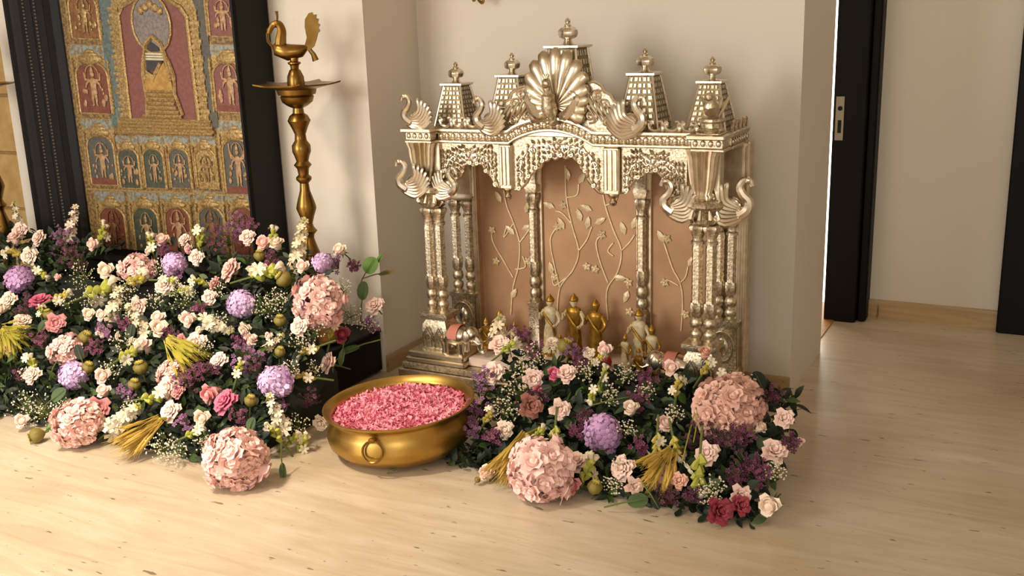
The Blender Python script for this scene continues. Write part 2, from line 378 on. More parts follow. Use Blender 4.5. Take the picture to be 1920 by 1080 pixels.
vines = [[(958,590),(962,540),(972,500),(974,455),(962,415),(950,385),(944,352)], [(962,520),(945,490),(925,455),(922,435)], [(974,455),(992,430),(1000,405)], [(966,505),(985,500),(980,480)], [(962,420),(945,445),(950,425)],
         [(1045,590),(1050,540),(1075,505),(1085,470),(1072,420),(1062,370),(1060,310)], [(1050,540),(1040,500),(1032,450),(1045,425)], [(1085,470),(1100,450),(1110,425)], [(1072,420),(1055,400),(1042,395)], [(1062,370),(1082,365),(1085,345)], [(1062,520),(1040,535),(1035,515)],
         [(1140,600),(1138,545),(1158,510),(1165,470),(1150,430),(1135,385),(1128,345)], [(1140,530),(1125,490),(1118,455),(1128,440)], [(1165,470),(1180,455),(1190,440)], [(1150,480),(1140,470),(1150,455)], [(1155,525),(1175,522),(1178,540)], [(1135,385),(1155,375),(1160,350)],
         [(1277,620),(1280,565),(1275,530),(1262,505),(1250,470),(1245,455)], [(1275,530),(1285,520),(1290,500)], [(1272,535),(1252,525),(1245,530)]]
vb = MB()
for v in vines:
    P = bez(vpx(v), 6); vb.tube(P, .0034, 5, up=(0, 1, 0))
sp_(vb, 'vine_stems', 'vine_gold', BP)
lf = MB()
def leaf2d(mb, c, L, W, ang, y):
    u = Vector((math.cos(ang), 0, math.sin(ang))); n = Vector((-math.sin(ang), 0, math.cos(ang))); c = Vector(c)
    pts = [c, c+u*L*.35+n*W, c+u*L*.75+n*W*.7, c+u*L, c+u*L*.75-n*W*.7, c+u*L*.35-n*W]
    mid = c+u*L*.5-Vector((0, .005, 0))
    mb.add([tuple(p) for p in pts]+[tuple(mid)], [(0,5,6),(5,4,6),(4,3,6),(3,2,6),(2,1,6),(1,0,6)])
leafpx = [(958,560,60),(985,400,70),(940,380,120),(978,430,20),(1100,430,80),(1115,420,30),(1090,415,110),(1040,390,160),(1085,345,60),(1066,340,100),(1185,430,70),(1192,438,20),(1172,440,110),(1160,350,70),(1110,395,160),(1150,520,0),(1058,430,120),(1290,500,60),(1245,455,120),(965,440,140),(1178,545,250),(1035,515,100)]
for px, py, a in leafpx: leaf2d(lf, HY(px, py, 3.690), .055, .013, math.radians(a), 3.69)
sp_(lf, 'vine_leaves', 'vine_gold', BP, smooth=False)
for px, py in ((922,432),(930,490),(1045,425),(1040,520),(1128,440),(1116,505),(1178,530),(1250,448),(1246,530),(1285,590),(1100,500),(990,490),(1055,385),(1128,350),(1180,585)):
    c = HY(px, py, 3.69); q = MB()
    for k in range(5): leaf2d(q, c, .02, .007, k*2*PI/5+px, 3.69)
    q.ball((c.x, c.y-.003, c.z), .005, 6, 4); sp_(q, 'vine_flower', 'vine_gold', BP, smooth=False)

# ---- entablature
def sweep_band(mb, path, prof):
    "path [(x,z)], prof [(dy,dz)] closed outline"
    mb.rings([[(x, y, z+dz) for y, dz in prof] for x, z in path])
path = [(-2.165, 1.037), (-2.05, 1.037), (-1.95, 1.037), (-1.848, 1.038)]
for i in range(1, 16):
    t = i/16; x = -1.848+(1.848-1.498)*t; path.append((x, 1.038+.052*math.sin(PI*t)**.8))
path += [(-1.498, 1.04), (-1.4, 1.04), (-1.25, 1.041), (-1.127, 1.042)]
def prof(y): return [(y+.06, 0), (y, 0), (y-.004, .004), (y-.004, .010), (y+.006, .014), (y+.010, .022), (y+.008, .038), (y-.004, .043), (y-.012, .048), (y-.012, .056), (y+.06, .056)]
b = MB(); sweep_band(b, path, prof(3.452)); sp_(b, 'cornice', 'silver')
eg = MB()
def egg_row(mb, P, y, r=.0105):
    # even spacing along the path
    acc = 0; last = Vector((P[0][0], 0, P[0][1])); nxt = r*1.3
    for i in range(len(P)-1):
        a = Vector((P[i][0], 0, P[i][1])); c = Vector((P[i+1][0], 0, P[i+1][1])); L = (c-a).length
        while nxt < acc+L:
            p = a+(c-a)*((nxt-acc)/L); mb.ball((p.x, y, p.z+.027), r, 8, 5, sy=.7, sz=1.15)
            mb.ball((p.x+r*1.3, y+.002, p.z+.022), r*.35, 5, 4, sz=2.2); nxt += r*2.6
        acc += L
egg_row(eg, path, 3.458); sp_(eg, 'egg_moulding', 'silver_bright', kind='stuff')
for x0, x1 in ((XL, -2.160), (-1.129, XR)):
    b = MB()
    b.bbox(x0+.012, x1-.004, 3.405, 3.50, 1.038, 1.050, .003); b.bbox(x0+.014, x1-.012, 3.412, 3.50, 1.050, 1.080, .002); b.bbox(x0, x1, 3.392, 3.50, 1.080, 1.098, .004)
    p = sp_(b, 'corner_cornice', 'silver')
    q = MB(); egg_row(q, [(x0+.016, 1.040), (x1-.01, 1.040)], 3.412); sp_(q, 'egg_moulding', 'silver_bright', p, kind='stuff')
for x0, x1 in ((XR-.06, XR), (XL, XL+.06)):
    b = MB(); b.bbox(x0, x1, 3.50, 3.715, 1.038, 1.050, .003); b.bbox(x0+.006, x1-.006, 3.50, 3.715, 1.05, 1.08, .002); b.bbox(x0, x1, 3.50, 3.715, 1.08, 1.098, .003)
    for k in range(7): b.ball((x1-.004 if x1 == XR else x0+.004, 3.515+k*.029, 1.065), .011, 7, 5, sx=.6)
    sp_(b, 'side_cornice', 'silver_chased')
b = MB(); b.bbox(XL+.01, XR-.01, 3.46, 3.71, 1.070, 1.094, .003); sp_(b, 'roof', 'silver', smooth=False)
# back edge crest on the right side
b = MB()
for k in range(4): b.tube(bez([(XR-.012, 3.52+k*.05, 1.098), (XR-.012, 3.53+k*.05, 1.125), (XR-.012, 3.55+k*.05, 1.13), (XR-.012, 3.56+k*.05, 1.10)], 5), .006, 6, up=(1, 0, 0))
sp_(b, 'side_crest', 'silver_chased')

# ---- frieze of three cusped arches (outline points measured on the front plane)
def bay(pts_px, y=3.462, top=1.04, th=.022):
    P = [HY(px, py, y) for px, py in pts_px]
    low = [(p.x, p.z) for p in P]
    return low
bays = [[(826,352),(838,340),(858,336),(866,322),(869,311),(880,307),(886,312),(893,308),(903,309),(910,322),(920,332),(928,346),(936,353)],
        [(962,356),(972,355),(984,346),(990,332),(1000,324),(1004,316),(1012,315),(1016,303),(1026,301),(1031,294),(1040,299),(1050,293),(1060,298),(1070,293),(1078,301),(1086,305),(1088,316),(1096,322),(1102,338),(1112,350),(1122,361),(1132,363)],
        [(1164,362),(1174,358),(1184,345),(1195,334),(1206,330),(1212,322),(1220,325),(1228,321),(1236,328),(1244,338),(1248,352),(1252,366),(1262,370),(1286,372)]]
for bi, bp in enumerate(bays):
    low = bay(bp)
    x0, x1 = low[0][0], low[-1][0]
    top = []
    xs = [x1+(x0-x1)*i/14 for i in range(15)]
    for x in xs:
        z = 1.040
        if -1.848 < x < -1.498: z = 1.038+.052*math.sin(PI*(x+1.848)/.35)**.8+.004
        top.append((x, z))
    b = MB(); b.prism(low+top, 3.470, 3.492); F = sp_(b, 'arch_panel', 'silver_chased', smooth=False)
    q = MB(); P = bez([(x, 3.468, z) for x, z in low], 4); q.tube(P, .0055, 6)
    for x, z in low[1:-1:2]: q.tube(spiral(x, z+.004, .002, .009, 0, 1.2, 10, 3.464), .0035, 5)
    sp_(q, 'arch_rim', 'silver', F)
    q = MB(); rg_ = random.Random(bi)
    for s in (-1, 1):
        for row in range(6):
            for k in range(8):
                u = (k+.5)/8; xx = (low[0][0]+low[-1][0])/2+s*(low[-1][0]-low[0][0])*.47*u
                zl = min(low, key=lambda t: abs(t[0]-xx))[1]; zz = zl+.014+row*.0205
                if zz > 1.028+(.04 if -1.80 < xx < -1.55 else 0): continue
                a = (PI*.5-s*.9*(1-u))+rg_.uniform(-.5, .5); L = .011
                q.tube([(xx-L*math.cos(a), 3.470, zz-L*math.sin(a)), (xx, 3.463, zz), (xx+L*math.cos(a), 3.468, zz+L*math.sin(a))], [.002, .0062, .002], 5)
    sp_(q, 'leaf_relief', 'silver_bright', F, kind='stuff')
    q = MB(); cx = (x0+x1)/2; zt = max(z for x, z in low)
    for s in (-1, 1):
        for k, (fx, fz, r) in enumerate(((.10, .028, .016), (.27, .018, .018), (.40, -.03, .016), (.43, -.075, .012))):
            xx = cx+s*(x1-x0)*fx; z0 = zt+fz
            q.tube(spiral(xx, z0, .003, r, PI/2*(1-s)+k, 1.6, 16, 3.467, s), [.0032]*17, 5)
        q.tube(bez([(cx+s*.01, 3.467, zt+.03), (cx+s*(x1-x0)*.2, 3.467, zt+.035), (cx+s*(x1-x0)*.36, 3.467, zt+.0), (cx+s*(x1-x0)*.42, 3.467, zt-.06)], 5), .004, 5)
    q.ball((cx, 3.468, zt+.035), .015, 8, 5, sy=.5)
    for k in range(6): a = k*PI/3; q.ball((cx+.02*math.cos(a), 3.469, zt+.035+.02*math.sin(a)), .009, 6, 4, sy=.5)
    sp_(q, 'scroll_relief', 'silver_bright', F)
# pendants between the bays
for (xa, xb, yb) in ((936, 959, 376), (1131, 1161, 388)):
    a = HY(xa, 300, 3.455).x; c = HY(xb, 300, 3.455).x; zb = HY((xa+xb)/2, yb, 3.455).z
    b = MB(); b.bbox(a, c, 3.452, 3.495, zb+.045, 1.038, .004)
    for k in range(3): b.bbox(a+(c-a)*(.08+k*.31), a+(c-a)*(.28+k*.31), 3.447, 3.453, zb+.06, 1.03, .002)
    p = sp_(b, 'pendant_block', 'silver', smooth=False)
    q = MB(); q.lathe([(.004, 0), (.012, .004), (.016, .014), (.009, .024), (.014, .03), (.022, .042), (.022, .047)], ((a+c)/2, 3.472, zb), 12); sp_(q, 'pendant_drop', 'silver_bright', p)
# pier pilasters, fluted bells and brackets
for sx, xb, xc in ((-1, -2.235, -2.20), (1, -1.082, -1.075)):
    b = MB(); b.bbox(xb-.05, xb+.075 if sx < 0 else xb+.06, 3.455, 3.50, .80, 1.04, .003); sp_(b, 'pier', 'silver', smooth=False)
    b = MB(); b.lathe([(.02, -.005), (.034, .0), (.038, .012), (.030, .02), (.036, .04), (.044, .09), (.050, .15), (.056, .165), (.058, .175)], (xb, 3.445, .868), 72, flute(16, .11)); sp_(b, 'fluted_bell', 'silver')
    b = MB(); b.lathe([(.03, 0), (.044, .012), (.034, .02), (.030, .03), (.046, .055), (.058, .07), (.05, .085), (.035, .095)], (xc, 3.45, .775), 20, flute(10, .05), sx=1.15); sp_(b, 'bracket_capital', 'silver_chased')
    # acanthus drops
    q = MB()
    for k in range(5):
        a = -PI*.1-k*PI*.2; q.tube([(xc+.045*math.cos(a), 3.45+.04*math.sin(a), .79), (xc+.062*math.cos(a), 3.45+.055*math.sin(a), .805), (xc+.05*math.cos(a), 3.45+.045*math.sin(a), .835)], [.003, .009, .004], 5)
    sp_(q, 'acanthus_leaves', 'silver_bright')

# ---- birds
def swan(name, c, size, face, yaw=0, m='silver_bright', parent=None):
    "compact swan: shell of nested wing feathers, S neck rising in front; face=-1 looks left"
    mb = MB(); s = size; f = face
    def P(x, y, z): return Vector((c[0]+(f*x*math.cos(yaw)-y*math.sin(yaw))*s, c[1]+(f*x*math.sin(yaw)+y*math.cos(yaw))*s, c[2]+z*s))
    mb.ball(P(-.04, .02, .30), .24*s, 10, 7, sy=.5)
    for k in range(7):
        ph = math.radians(196-16*k); e = Vector((-.06+.50*math.cos(ph), .34+.50*math.sin(ph))); a = Vector((.24-.02*k, .10+.035*k)); mdd = (a+e)/2; t = e-a
        q = mdd+Vector((t.y, -t.x))*(-.26 if t.x < 0 else .26)*(1 if t.x < 0 else -1)
        pts = bez([P(a.x, -.12, a.y), P(q.x, -.22+.012*k, q.y), P(e.x*.93+q.x*.07, -.17, e.y*.93+q.y*.07), P(e.x, -.10, e.y)], 4)
        mb.tube(pts, [.04*s]+[.058*s]*6+[.055*s]*3+[.042*s, .03*s, .014*s], 6, flat=.8)
    nk = bez([P(.12, -.10, .14), P(.29, -.12, .28), P(.31, -.13, .46), P(.19, -.14, .60), P(.12, -.14, .76), P(.20, -.14, .90), P(.33, -.14, .90), P(.38, -.14, .79)], 5)
    mb.tube(nk, [max(.05*s, (.13-.08*i/len(nk))*s) for i in range(len(nk))], 8)
    mb.ball(P(.28, -.14, .91), .09*s, 8, 6)
    return sp_(mb, name, m, parent)
swan('bracket_swan', (-2.270, 3.41, .835), .145, -1, .2)
swan('bracket_swan', (-2.115, 3.44, .825), .13, 1, -.1)
swan('bracket_swan', (-1.17, 3.44, .80), .145, -1, .1)
swan('bracket_swan', (-.985, 3.50, .785), .165, 1, .25)
swan('crest_swan', (-1.925, 3.445, 1.085), .14, -1)
swan('crest_swan', (-1.345, 3.445, 1.085), .15, 1)
swan('corner_bird', (-2.245, 3.43, 1.098), .135, -1, .1)
# bird standing on a plinth at the right front corner
b = MB(); b.bbox(-1.095, -1.005, 3.40, 3.49, 1.098, 1.104, .002); b.lathe([(.04, .104), (.046, .112), (.036, .12), (.036, .135), (.046, .142), (.046, .15)], (-1.05, 3.44, 1.0), 20, flute(10, .05)); CB = sp_(b, 'bird_plinth', 'silver_chased')
q = MB(); q.tube(bez([(-1.05, 3.455, 1.15), (-1.05, 3.44, 1.175), (-1.05, 3.42, 1.20), (-1.05, 3.41, 1.225), (-1.05, 3.395, 1.22)], 4), [.02]*4+[.028]*5+[.02]*4+[.012]*3+[.006], 8); q.ball((-1.05, 3.405, 1.224), .013, 8, 5)
for k in range(5): q.tube([(-1.05+(k-2)*.006, 3.46, 1.15), (-1.05+(k-2)*.016, 3.47, 1.19), (-1.05+(k-2)*.024, 3.475, 1.22)], [.007, .009, .004], 6)
sp_(q, 'corner_bird', 'silver', CB)

# ---- crest: acanthus plates, scroll row, peacock
for pts, s in (([(926,238),(932,214),(944,206),(947,190),(957,186),(960,174),(972,166),(984,162),(991,170),(990,186),(1000,192),(1008,206),(1012,226)], 1), ([(1075,228),(1080,200),(1088,180),(1090,164),(1100,155),(1116,153),(1128,160),(1134,172),(1146,178),(1152,190),(1166,196),(1172,212),(1184,226),(1196,242)], -1)):
    P = [HY(px, py, 3.465) for px, py in pts]; out = [(p.x, p.z) for p in P]
    out += [(out[-1][0], 1.09), (out[0][0], 1.09)]
    b = MB(); b.prism(out, 3.462, 3.482); A = sp_(b, 'acanthus_panel', 'silver_chased', smooth=False)
    q = MB(); q.tube([(x, 3.460, z) for x, z in out[:-2]], .006, 6)
    cx = sum(x for x, z in out[:-2])/len(out[:-2])
    for k, (dx, z, r) in enumerate(((-.055, 1.155, .028), (.0, 1.19, .033), (.045, 1.15, .026), (-.02, 1.13, .02), (.02, 1.225, .02))):
        q.tube(spiral(cx+s*dx, z, .004, r, k*1.3, 1.7, 18, 3.458, s), [.005]*19, 6)
    for k in range(6): q.tube(bez([(cx+s*(-.08+.02*k), 3.458, 1.11+.005*k), (cx+s*(-.06+.025*k), 3.452, 1.15+.01*k), (cx+s*(-.03+.022*k), 3.458, 1.19+.01*k)], 4), [.003]*3+[.008]*3+[.004]*3, 6)
    sp_(q, 'acanthus_leaves', 'silver_bright', A)
for xs, n in ((-2.15, 3), (-1.285, 3)):
    b = MB()
    for k in range(n):
        x = xs+k*.062
        b.tube(bez([(x, 3.452, 1.128), (x+.006, 3.452, 1.108), (x+.028, 3.452, 1.102), (x+.048, 3.452, 1.112), (x+.05, 3.452, 1.132), (x+.038, 3.452, 1.134)], 5), .0065, 6)
        b.tube(spiral(x+.002, 1.126, .002, .010, 0, 1.3, 12, 3.452), .005, 6); b.ball((x+.056, 3.452, 1.112), .012, 8, 5, sz=1.4)
    sp_(b, 'scroll_crest', 'silver_bright')
PX, PZ = -1.652, 1.165
b = MB(); b.lathe([(.03, -.01), (.02, .0), (.018, .02)], (PX, 3.45, 1.13), 12)
b.tube(bez([(PX-.005, 3.455, 1.12), (PX-.005, 3.43, 1.16), (PX-.006, 3.415, 1.20), (PX-.004, 3.41, 1.235), (PX-.004, 3.40, 1.262)], 4), [.016]*4+[.03]*4+[.026]*4+[.016]*4+[.013], 10)
b.ball((PX-.004, 3.396, 1.27), .018, 8, 6, sz=1.1); b.tube([(PX-.004, 3.385, 1.268), (PX-.004, 3.37, 1.258)], [.007, .002], 6)
for k in range(3): b.tube([(PX-.004, 3.396, 1.283), (PX-.004+(k-1)*.009, 3.396, 1.303)], [.002, .004], 5)
PK = sp_(b, 'peacock', 'silver_chased', label='silver peacock at the centre of the crest')
for k in range(15):
    a = math.radians(-112+k*16)
    L = .125+.085*math.cos(a*.85)**2
    q = MB(); cz = 1.185; ux, uz = math.sin(a), math.cos(a)
    def FP(t, dy): return (PX+.012+ux*L*t*.92, 3.452+dy, cz+uz*L*t)
    q.tube([FP(.05, -.005), FP(.3, -.012), FP(.6, -.016), FP(.82, -.014), FP(.95, -.008), FP(1.0, 0)], [.008, .015, .022, .026, .022, .010], 8, flat=.5)
    q.tube([FP(.1, -.016), FP(.5, -.024), FP(.85, -.023)], [.003, .005, .004], 5)
    fo = sp_(q, 'tail_feather', 'silver', PK)
for s in (-1, 1):
    q = MB()
    for k in range(4):
        q.tube(bez([(PX+s*.03, 3.435, 1.14+.006*k), (PX+s*(.06+.008*k), 3.425, 1.15+.012*k), (PX+s*(.085+.006*k), 3.43, 1.18+.016*k), (PX+s*(.075-.006*k), 3.436, 1.215+.012*k)], 4), [.006]*3+[.013]*5+[.007]*5, 6)
    sp_(q, 'wing', 'silver_bright', PK)

# ---- towers
def tower(x, y, z0, z1, hb, ht, fh):
    b = MB(); b.square([(hb, 0), (ht, z1-z0)], (x, y, z0)); T = sp_(b, 'tower', 'silver_dark', smooth=False)
    H = z1-z0
    rel = MB()
    for face in range(4):
        rot = Matrix.Rotation(face*PI/2, 3, 'Z')
        rows = 9
        for i in range(rows):
            t0, t1 = (i+.22)/rows, (i+.80)/rows
            for j in range(5):
                u0, u1 = -1+j*.4+.07, -1+j*.4+(.33 if (i+j) % 2 else .25)
                V = []
                for dy in (0.0, .004):
                    for (u, t) in ((u0, t0), (u1, t0), (u1, t1), (u0, t1)):
                        hw = hb+(ht-hb)*t; p = rot @ Vector((u*hw*.92, -(hw+dy), 0)); V.append((x+p.x, y+p.y, z0+H*t))
                rel.add(V, [(4,5,6,7),(0,1,5,4),(1,2,6,5),(2,3,7,6),(3,0,4,7)])
    sp_(rel, 'tile_relief', 'silver_tile', T, smooth=False, kind='stuff')
    ed = MB()
    for sx, sy in ((-1,-1),(1,-1),(1,1),(-1,1)): ed.tube([(x+sx*hb, y+sy*hb, z0), (x+sx*ht, y+sy*ht, z1)], .005, 6)
    sp_(ed, 'edge_rib', 'silver_bright', T)
    c = MB(); c.square([(ht*1.1, 0), (ht*1.28, .004), (ht*1.28, .011), (ht*.9, .014)], (x, y, z1)); sp_(c, 'tower_cap', 'silver_bright', T, smooth=False)
    k = fh/.062
    f_ = MB(); f_.lathe([(.022*k, 0), (.014*k, .006*k), (.011*k, .016*k), (.018*k, .021*k)], (x, y, z1+.012), 16)
    f_.lathe([(.014*k, .017*k), (.025*k, .022*k), (.029*k, .032*k), (.028*k, .041*k), (.020*k, .049*k), (.010*k, .053*k)], (x, y, z1+.012), 24, flute(8, .08))
    f_.lathe([(.008*k, .05*k), (.011*k, .056*k), (.006*k, .061*k), (.009*k, .067*k), (.005*k, .074*k), (.001, .077*k)], (x, y, z1+.012), 12)
    sp_(f_, 'finial', 'silver_bright', T)
tower(-2.143, 3.58, 1.094, 1.250, .070, .038, .066)
tower(-1.889, 3.58, 1.094, 1.282, .075, .040, .066)
tower(-1.650, 3.58, 1.094, 1.388, .088, .054, .080)
tower(-1.345, 3.58, 1.094, 1.287, .078, .042, .070)
tower(-1.094, 3.58, 1.094, 1.258, .072, .036, .066)

# ---- silver elephants crouching at the column feet
def elephant(c, s, f):
    mb = MB()
    def P(x, y, z): return Vector((c[0]+f*x*s, c[1]+y*s, c[2]+z*s))
    mb.tube([P(-.55, 0, .42), P(-.45, 0, .52), P(-.1, 0, .58), P(.2, 0, .56), P(.38, 0, .52)], [.12*s, .3*s, .37*s, .33*s, .18*s], 14)
    E_ = sp_(mb, 'elephant', 'silver_bright', label='small polished silver elephant at the column foot')
    for lx, ly in ((-.38, -.2), (-.38, .2), (.2, -.2), (.2, .2)):
        q = MB(); q.tube([P(lx, ly, .4), P(lx, ly, .18), P(lx, ly, 0)], [.16*s, .12*s, .13*s], 10); sp_(q, 'leg', 'silver_bright', E_)
    q = MB(); q.ball(P(.5, 0, .66), .26*s, 12, 8, sz=1.1); q.tube(bez([P(.62, 0, .62), P(.8, 0, .45), P(.82, 0, .22), P(.92, 0, .12), P(1.02, 0, .22)], 5), [(.14-.1*i/20)*s for i in range(21)], 8); hd = sp_(q, 'head', 'silver_bright', E_)
    for sy in (-1, 1):
        q = MB(); q.ball(P(.42, sy*.26, .62), .2*s, 10, 6, sx=.8, sy=.25, sz=1.1); sp_(q, 'ear', 'silver', hd)
        q = MB(); q.tube([P(.66, sy*.12, .5), P(.85, sy*.16, .42), P(.95, sy*.16, .46)], [.035*s, .025*s, .006*s], 6); sp_(q, 'tusk', 'silver_bright', hd)
    q = MB(); q.rings([[tuple(P(x, .39*math.sin(a), .57+.39*math.cos(a))) for a in [-1.6+i*.32 for i in range(11)]] for x in (-.2, 0, .14)], closed=False); sp_(q, 'saddle_cloth', 'pink_cloth', E_)
elephant((-2.105, 3.44, .178), .125, 1)
elephant((-1.185, 3.43, .178), .125, -1)

# ================================================================== figurines on the altar
def figurine(c, h, robe, skin, label, cat='figurine', arms=1, group=None, lean=0, seated=False):
    r = empty('figurine', label, cat, c, group)
    s = h
    b = MB()
    if seated: b.lathe([(.26*s, 0), (.28*s, .06*s), (.22*s, .16*s), (.13*s, .26*s), (.12*s, .36*s), (.15*s, .52*s), (.13*s, .6*s), (.05*s, .64*s)], n=16, sy=.7)
    else: b.lathe([(.15*s, 0), (.14*s, .05*s), (.115*s, .2*s), (.105*s, .38*s), (.085*s, .5*s), (.10*s, .6*s), (.125*s, .7*s), (.10*s, .755*s), (.04*s, .78*s)], n=16, sy=.65, mod=lambda a, z: 1+(.07*math.cos(9*a) if z < .45*s else 0))
    b.build('robe', robe, r)
    top = .64*s if seated else .77*s
    q = MB(); q.lathe([(.03*s, -.02*s), (.032*s, .02*s), (.055*s, .05*s), (.062*s, .085*s), (.05*s, .12*s), (.02*s, .135*s)], (0, 0, top), 12); q.build('head', skin, r)
    q = MB(); q.lathe([(.064*s, .085*s), (.072*s, .10*s), (.066*s, .125*s), (.052*s, .15*s), (.03*s, .172*s), (.012*s, .20*s), (.001, .21*s)], (0, .005*s, top), 12); q.build('crown', 'fig_gold', r)
    for sg in (-1, 1):
        q = MB(); z = top-.06*s
        q.tube(bez([(sg*.10*s, 0, z), (sg*.17*s, -.02*s, z-.13*s), (sg*.13*s, -.10*s, z-.22*s*(1 if sg > 0 else .4)), (sg*.12*s, -.13*s, z-.2*s*(1 if sg > 0 else .1))], 4), [.035*s]*4+[.028*s]*5+[.022*s]*4, 7); q.build('arm', skin, r)
    q = MB(); q.tube([(-.1*s, -.06*s, top-.08*s), (0, -.09*s, top-.2*s), (.08*s, -.08*s, top-.3*s), (.1*s, -.06*s, top-.45*s)], .02*s, 6); q.build('garland', 'fig_gold', r)
    if not seated:
        q = MB(); q.lathe([(.19*s, 0), (.19*s, .025*s), (.16*s, .03*s)], n=16); q.build('base', 'fig_gold', r)
    return r
AZ = .168
def fg(px, py, Y, h, robe, skin, label, **k):
    p = HY(px, py, Y); figurine((p.x, Y, AZ), h, robe, skin, label, **k)
fg(1033, 640, 3.60, .258, 'fig_white', 'fig_white', 'ivory standing figurine, leftmost of the three standing before the copper panel')
fg(1077, 640, 3.60, .272, 'fig_gold', 'fig_white', 'tallest gold-robed figurine, in the middle of the three standing ones')
fg(1117, 640, 3.60, .258, 'fig_gold', 'fig_gold', 'gold figurine on the right of the three standing ones, by the red pot')
fg(1050, 640, 3.53, .13, 'fig_white', 'fig_white', 'small ivory figurine kneeling in front of the leftmost standing one', seated=True)
fg(912, 630, 3.55, .16, 'fig_gold', 'fig_white', 'small gold figurine beside the left silver elephant', seated=True)
fg(938, 630, 3.60, .19, 'fig_white', 'fig_gold', 'ivory figurine with halo left of the left inner column', seated=True)
fg(965, 630, 3.57, .15, 'fig_white', 'fig_white', 'small ivory figurine just left of the left inner column', seated=True)
fg(1172, 650, 3.52, .15, 'fig_white', 'fig_gold', 'small ivory figurine on the left of the group by the right inner column')
fg(1198, 650, 3.56, .25, 'fig_white', 'fig_white', 'tall ivory figurine standing before the right inner column')
fg(1222, 650, 3.52, .20, 'fig_white', 'fig_gold', 'ivory figurine on the right of the group by the right inner column')
fg(1197, 660, 3.46, .14, 'fig_gold', 'fig_white', 'gold seated figurine in front of the group by the right inner column', seated=True)
fg(1210, 655, 3.49, .12, 'fig_dark', 'fig_white', 'dark-robed little figurine in the group by the right inner column', seated=True)
p = HY(1136, 650, 3.52)
R_ = empty('kumkum_pot', 'tiny red pot with white knob beside the standing gold figurines', 'pot', (p.x, 3.52, AZ))
b = MB(); b.lathe([(.012, 0), (.02, .008), (.024, .025), (.018, .042), (.012, .046)], n=14); b.build('body', 'kumkum_red', R_)
b = MB(); b.lathe([(.013, .046), (.010, .054), (.004, .058), (.007, .066), (.001, .074)], n=12); b.build('lid', 'fig_white', R_)
# ================================================================== dark plinth box behind the left flowers
b = MB(); b.bbox(-5.2, -2.56, 3.10, 3.53, 0.012, .185, .004)
PL = empty('plinth', 'low dark wooden plinth under the painting and brass lamps', 'plinth', (-3.9, 3.3, 0))
b.v = [(x+3.9, y-3.3, z) for x, y, z in b.v]; b.build('body', 'dark_wood', PL, smooth=False)
b = MB(); b.bbox(-1.315, 1.345, -.205, .232, .185, .205, .004); b.build('top', 'dark_wood', PL, smooth=False)
b = MB(); b.box(-1.25, 1.30, -.17, .2, 0, .012); b.build('foot_rail', 'dark_wood', PL, smooth=False)

# ================================================================== framed painting
PT = empty('painting', 'large framed gold-relief temple painting with rows of niche figures', 'painting', (-3.74, 3.50, .205))
def pp(mb, name, m, parent=None, smooth=True, kind=None):
    mb.v = [(x+3.74, y-3.50, z-.205) for x, y, z in mb.v]
    return mb.build(name, m, parent if parent is not None else PT, smooth, kind=kind)
YP = 3.47                                   # picture plane
OX0, OX1, OZ0, OZ1 = -4.47, -3.035, .205, 2.35
FW = .20
IX0, IX1, IZ0, IZ1 = OX0+FW+.02, OX1-FW+.085, OZ0+.26, OZ1-.2
# moulding: distance from the outer edge (0..1) and height in front of the picture plane
PROF = [(0, -.06), (0, .135), (.06, .15), (.14, .15), (.18, .138), (.24, .128), (.28, .134), (.36, .12), (.42, .104), (.46, .104), (.55, .086), (.60, .090), (.68, .072), (.76, .055), (.80, .058), (.88, .036), (1.0, .012), (1.0, -.06)]
def member(name, side):
    rings = []
    for t, h in PROF:
        if side == 'L': a, c = (OX0+(IX0-OX0)*t, OZ0+(IZ0-OZ0)*t), (OX0+(IX0-OX0)*t, OZ1+(IZ1-OZ1)*t)
        if side == 'R': a, c = (OX1+(IX1-OX1)*t, OZ0+(IZ0-OZ0)*t), (OX1+(IX1-OX1)*t, OZ1+(IZ1-OZ1)*t)
        if side == 'B': a, c = (OX0+(IX0-OX0)*t, OZ0+(IZ0-OZ0)*t), (OX1+(IX1-OX1)*t, OZ0+(IZ0-OZ0)*t)
        if side == 'T': a, c = (OX0+(IX0-OX0)*t, OZ1+(IZ1-OZ1)*t), (OX1+(IX1-OX1)*t, OZ1+(IZ1-OZ1)*t)
        rings.append([(a[0], YP-h, a[1]), (c[0], YP-h, c[1])])
    mb = MB(); n = len(rings)
    v = [p for r in rings for p in r]; mb.add(v, [(2*i, 2*i+1, 2*((i+1) % n)+1, 2*((i+1) % n)) for i in range(n)])
    o = pp(mb, name, 'frame_wood', smooth=False)
    bd = MB()
    for t, h in ((.44, .104), (.64, .078)):
        if side in 'LR':
            x = (OX0+(IX0-OX0)*t) if side == 'L' else (OX1+(IX1-OX1)*t); z = OZ0+.3
            while z < 1.75: bd.ball((x, YP-h-.002, z), .006, 6, 4); z += .0165
        else: continue
    if bd.v: pp(bd, 'bead_row', 'frame_bead', o, kind='stuff')
for s, n in (('L', 'frame_left'), ('R', 'frame_right'), ('B', 'frame_bottom'), ('T', 'frame_top')): member('frame_rail' if s in 'BT' else 'frame_stile', s)
b = MB(); b.box(IX0-.01, IX1+.01, YP, YP+.03, IZ0-.01, IZ1+.01); pp(b, 'picture_board', 'p_ground', smooth=False)
def Q(px, py, d=0): return HY(px, py, YP-d)
def plate(pts, d0, d1):
    "pixel outline -> raised plate on the picture"
    P = [HY(px, py, YP) for px, py in pts]; mb = MB()
    mb.prism([(p.x, p.z) for p in P], YP-d1, YP-d0); return mb
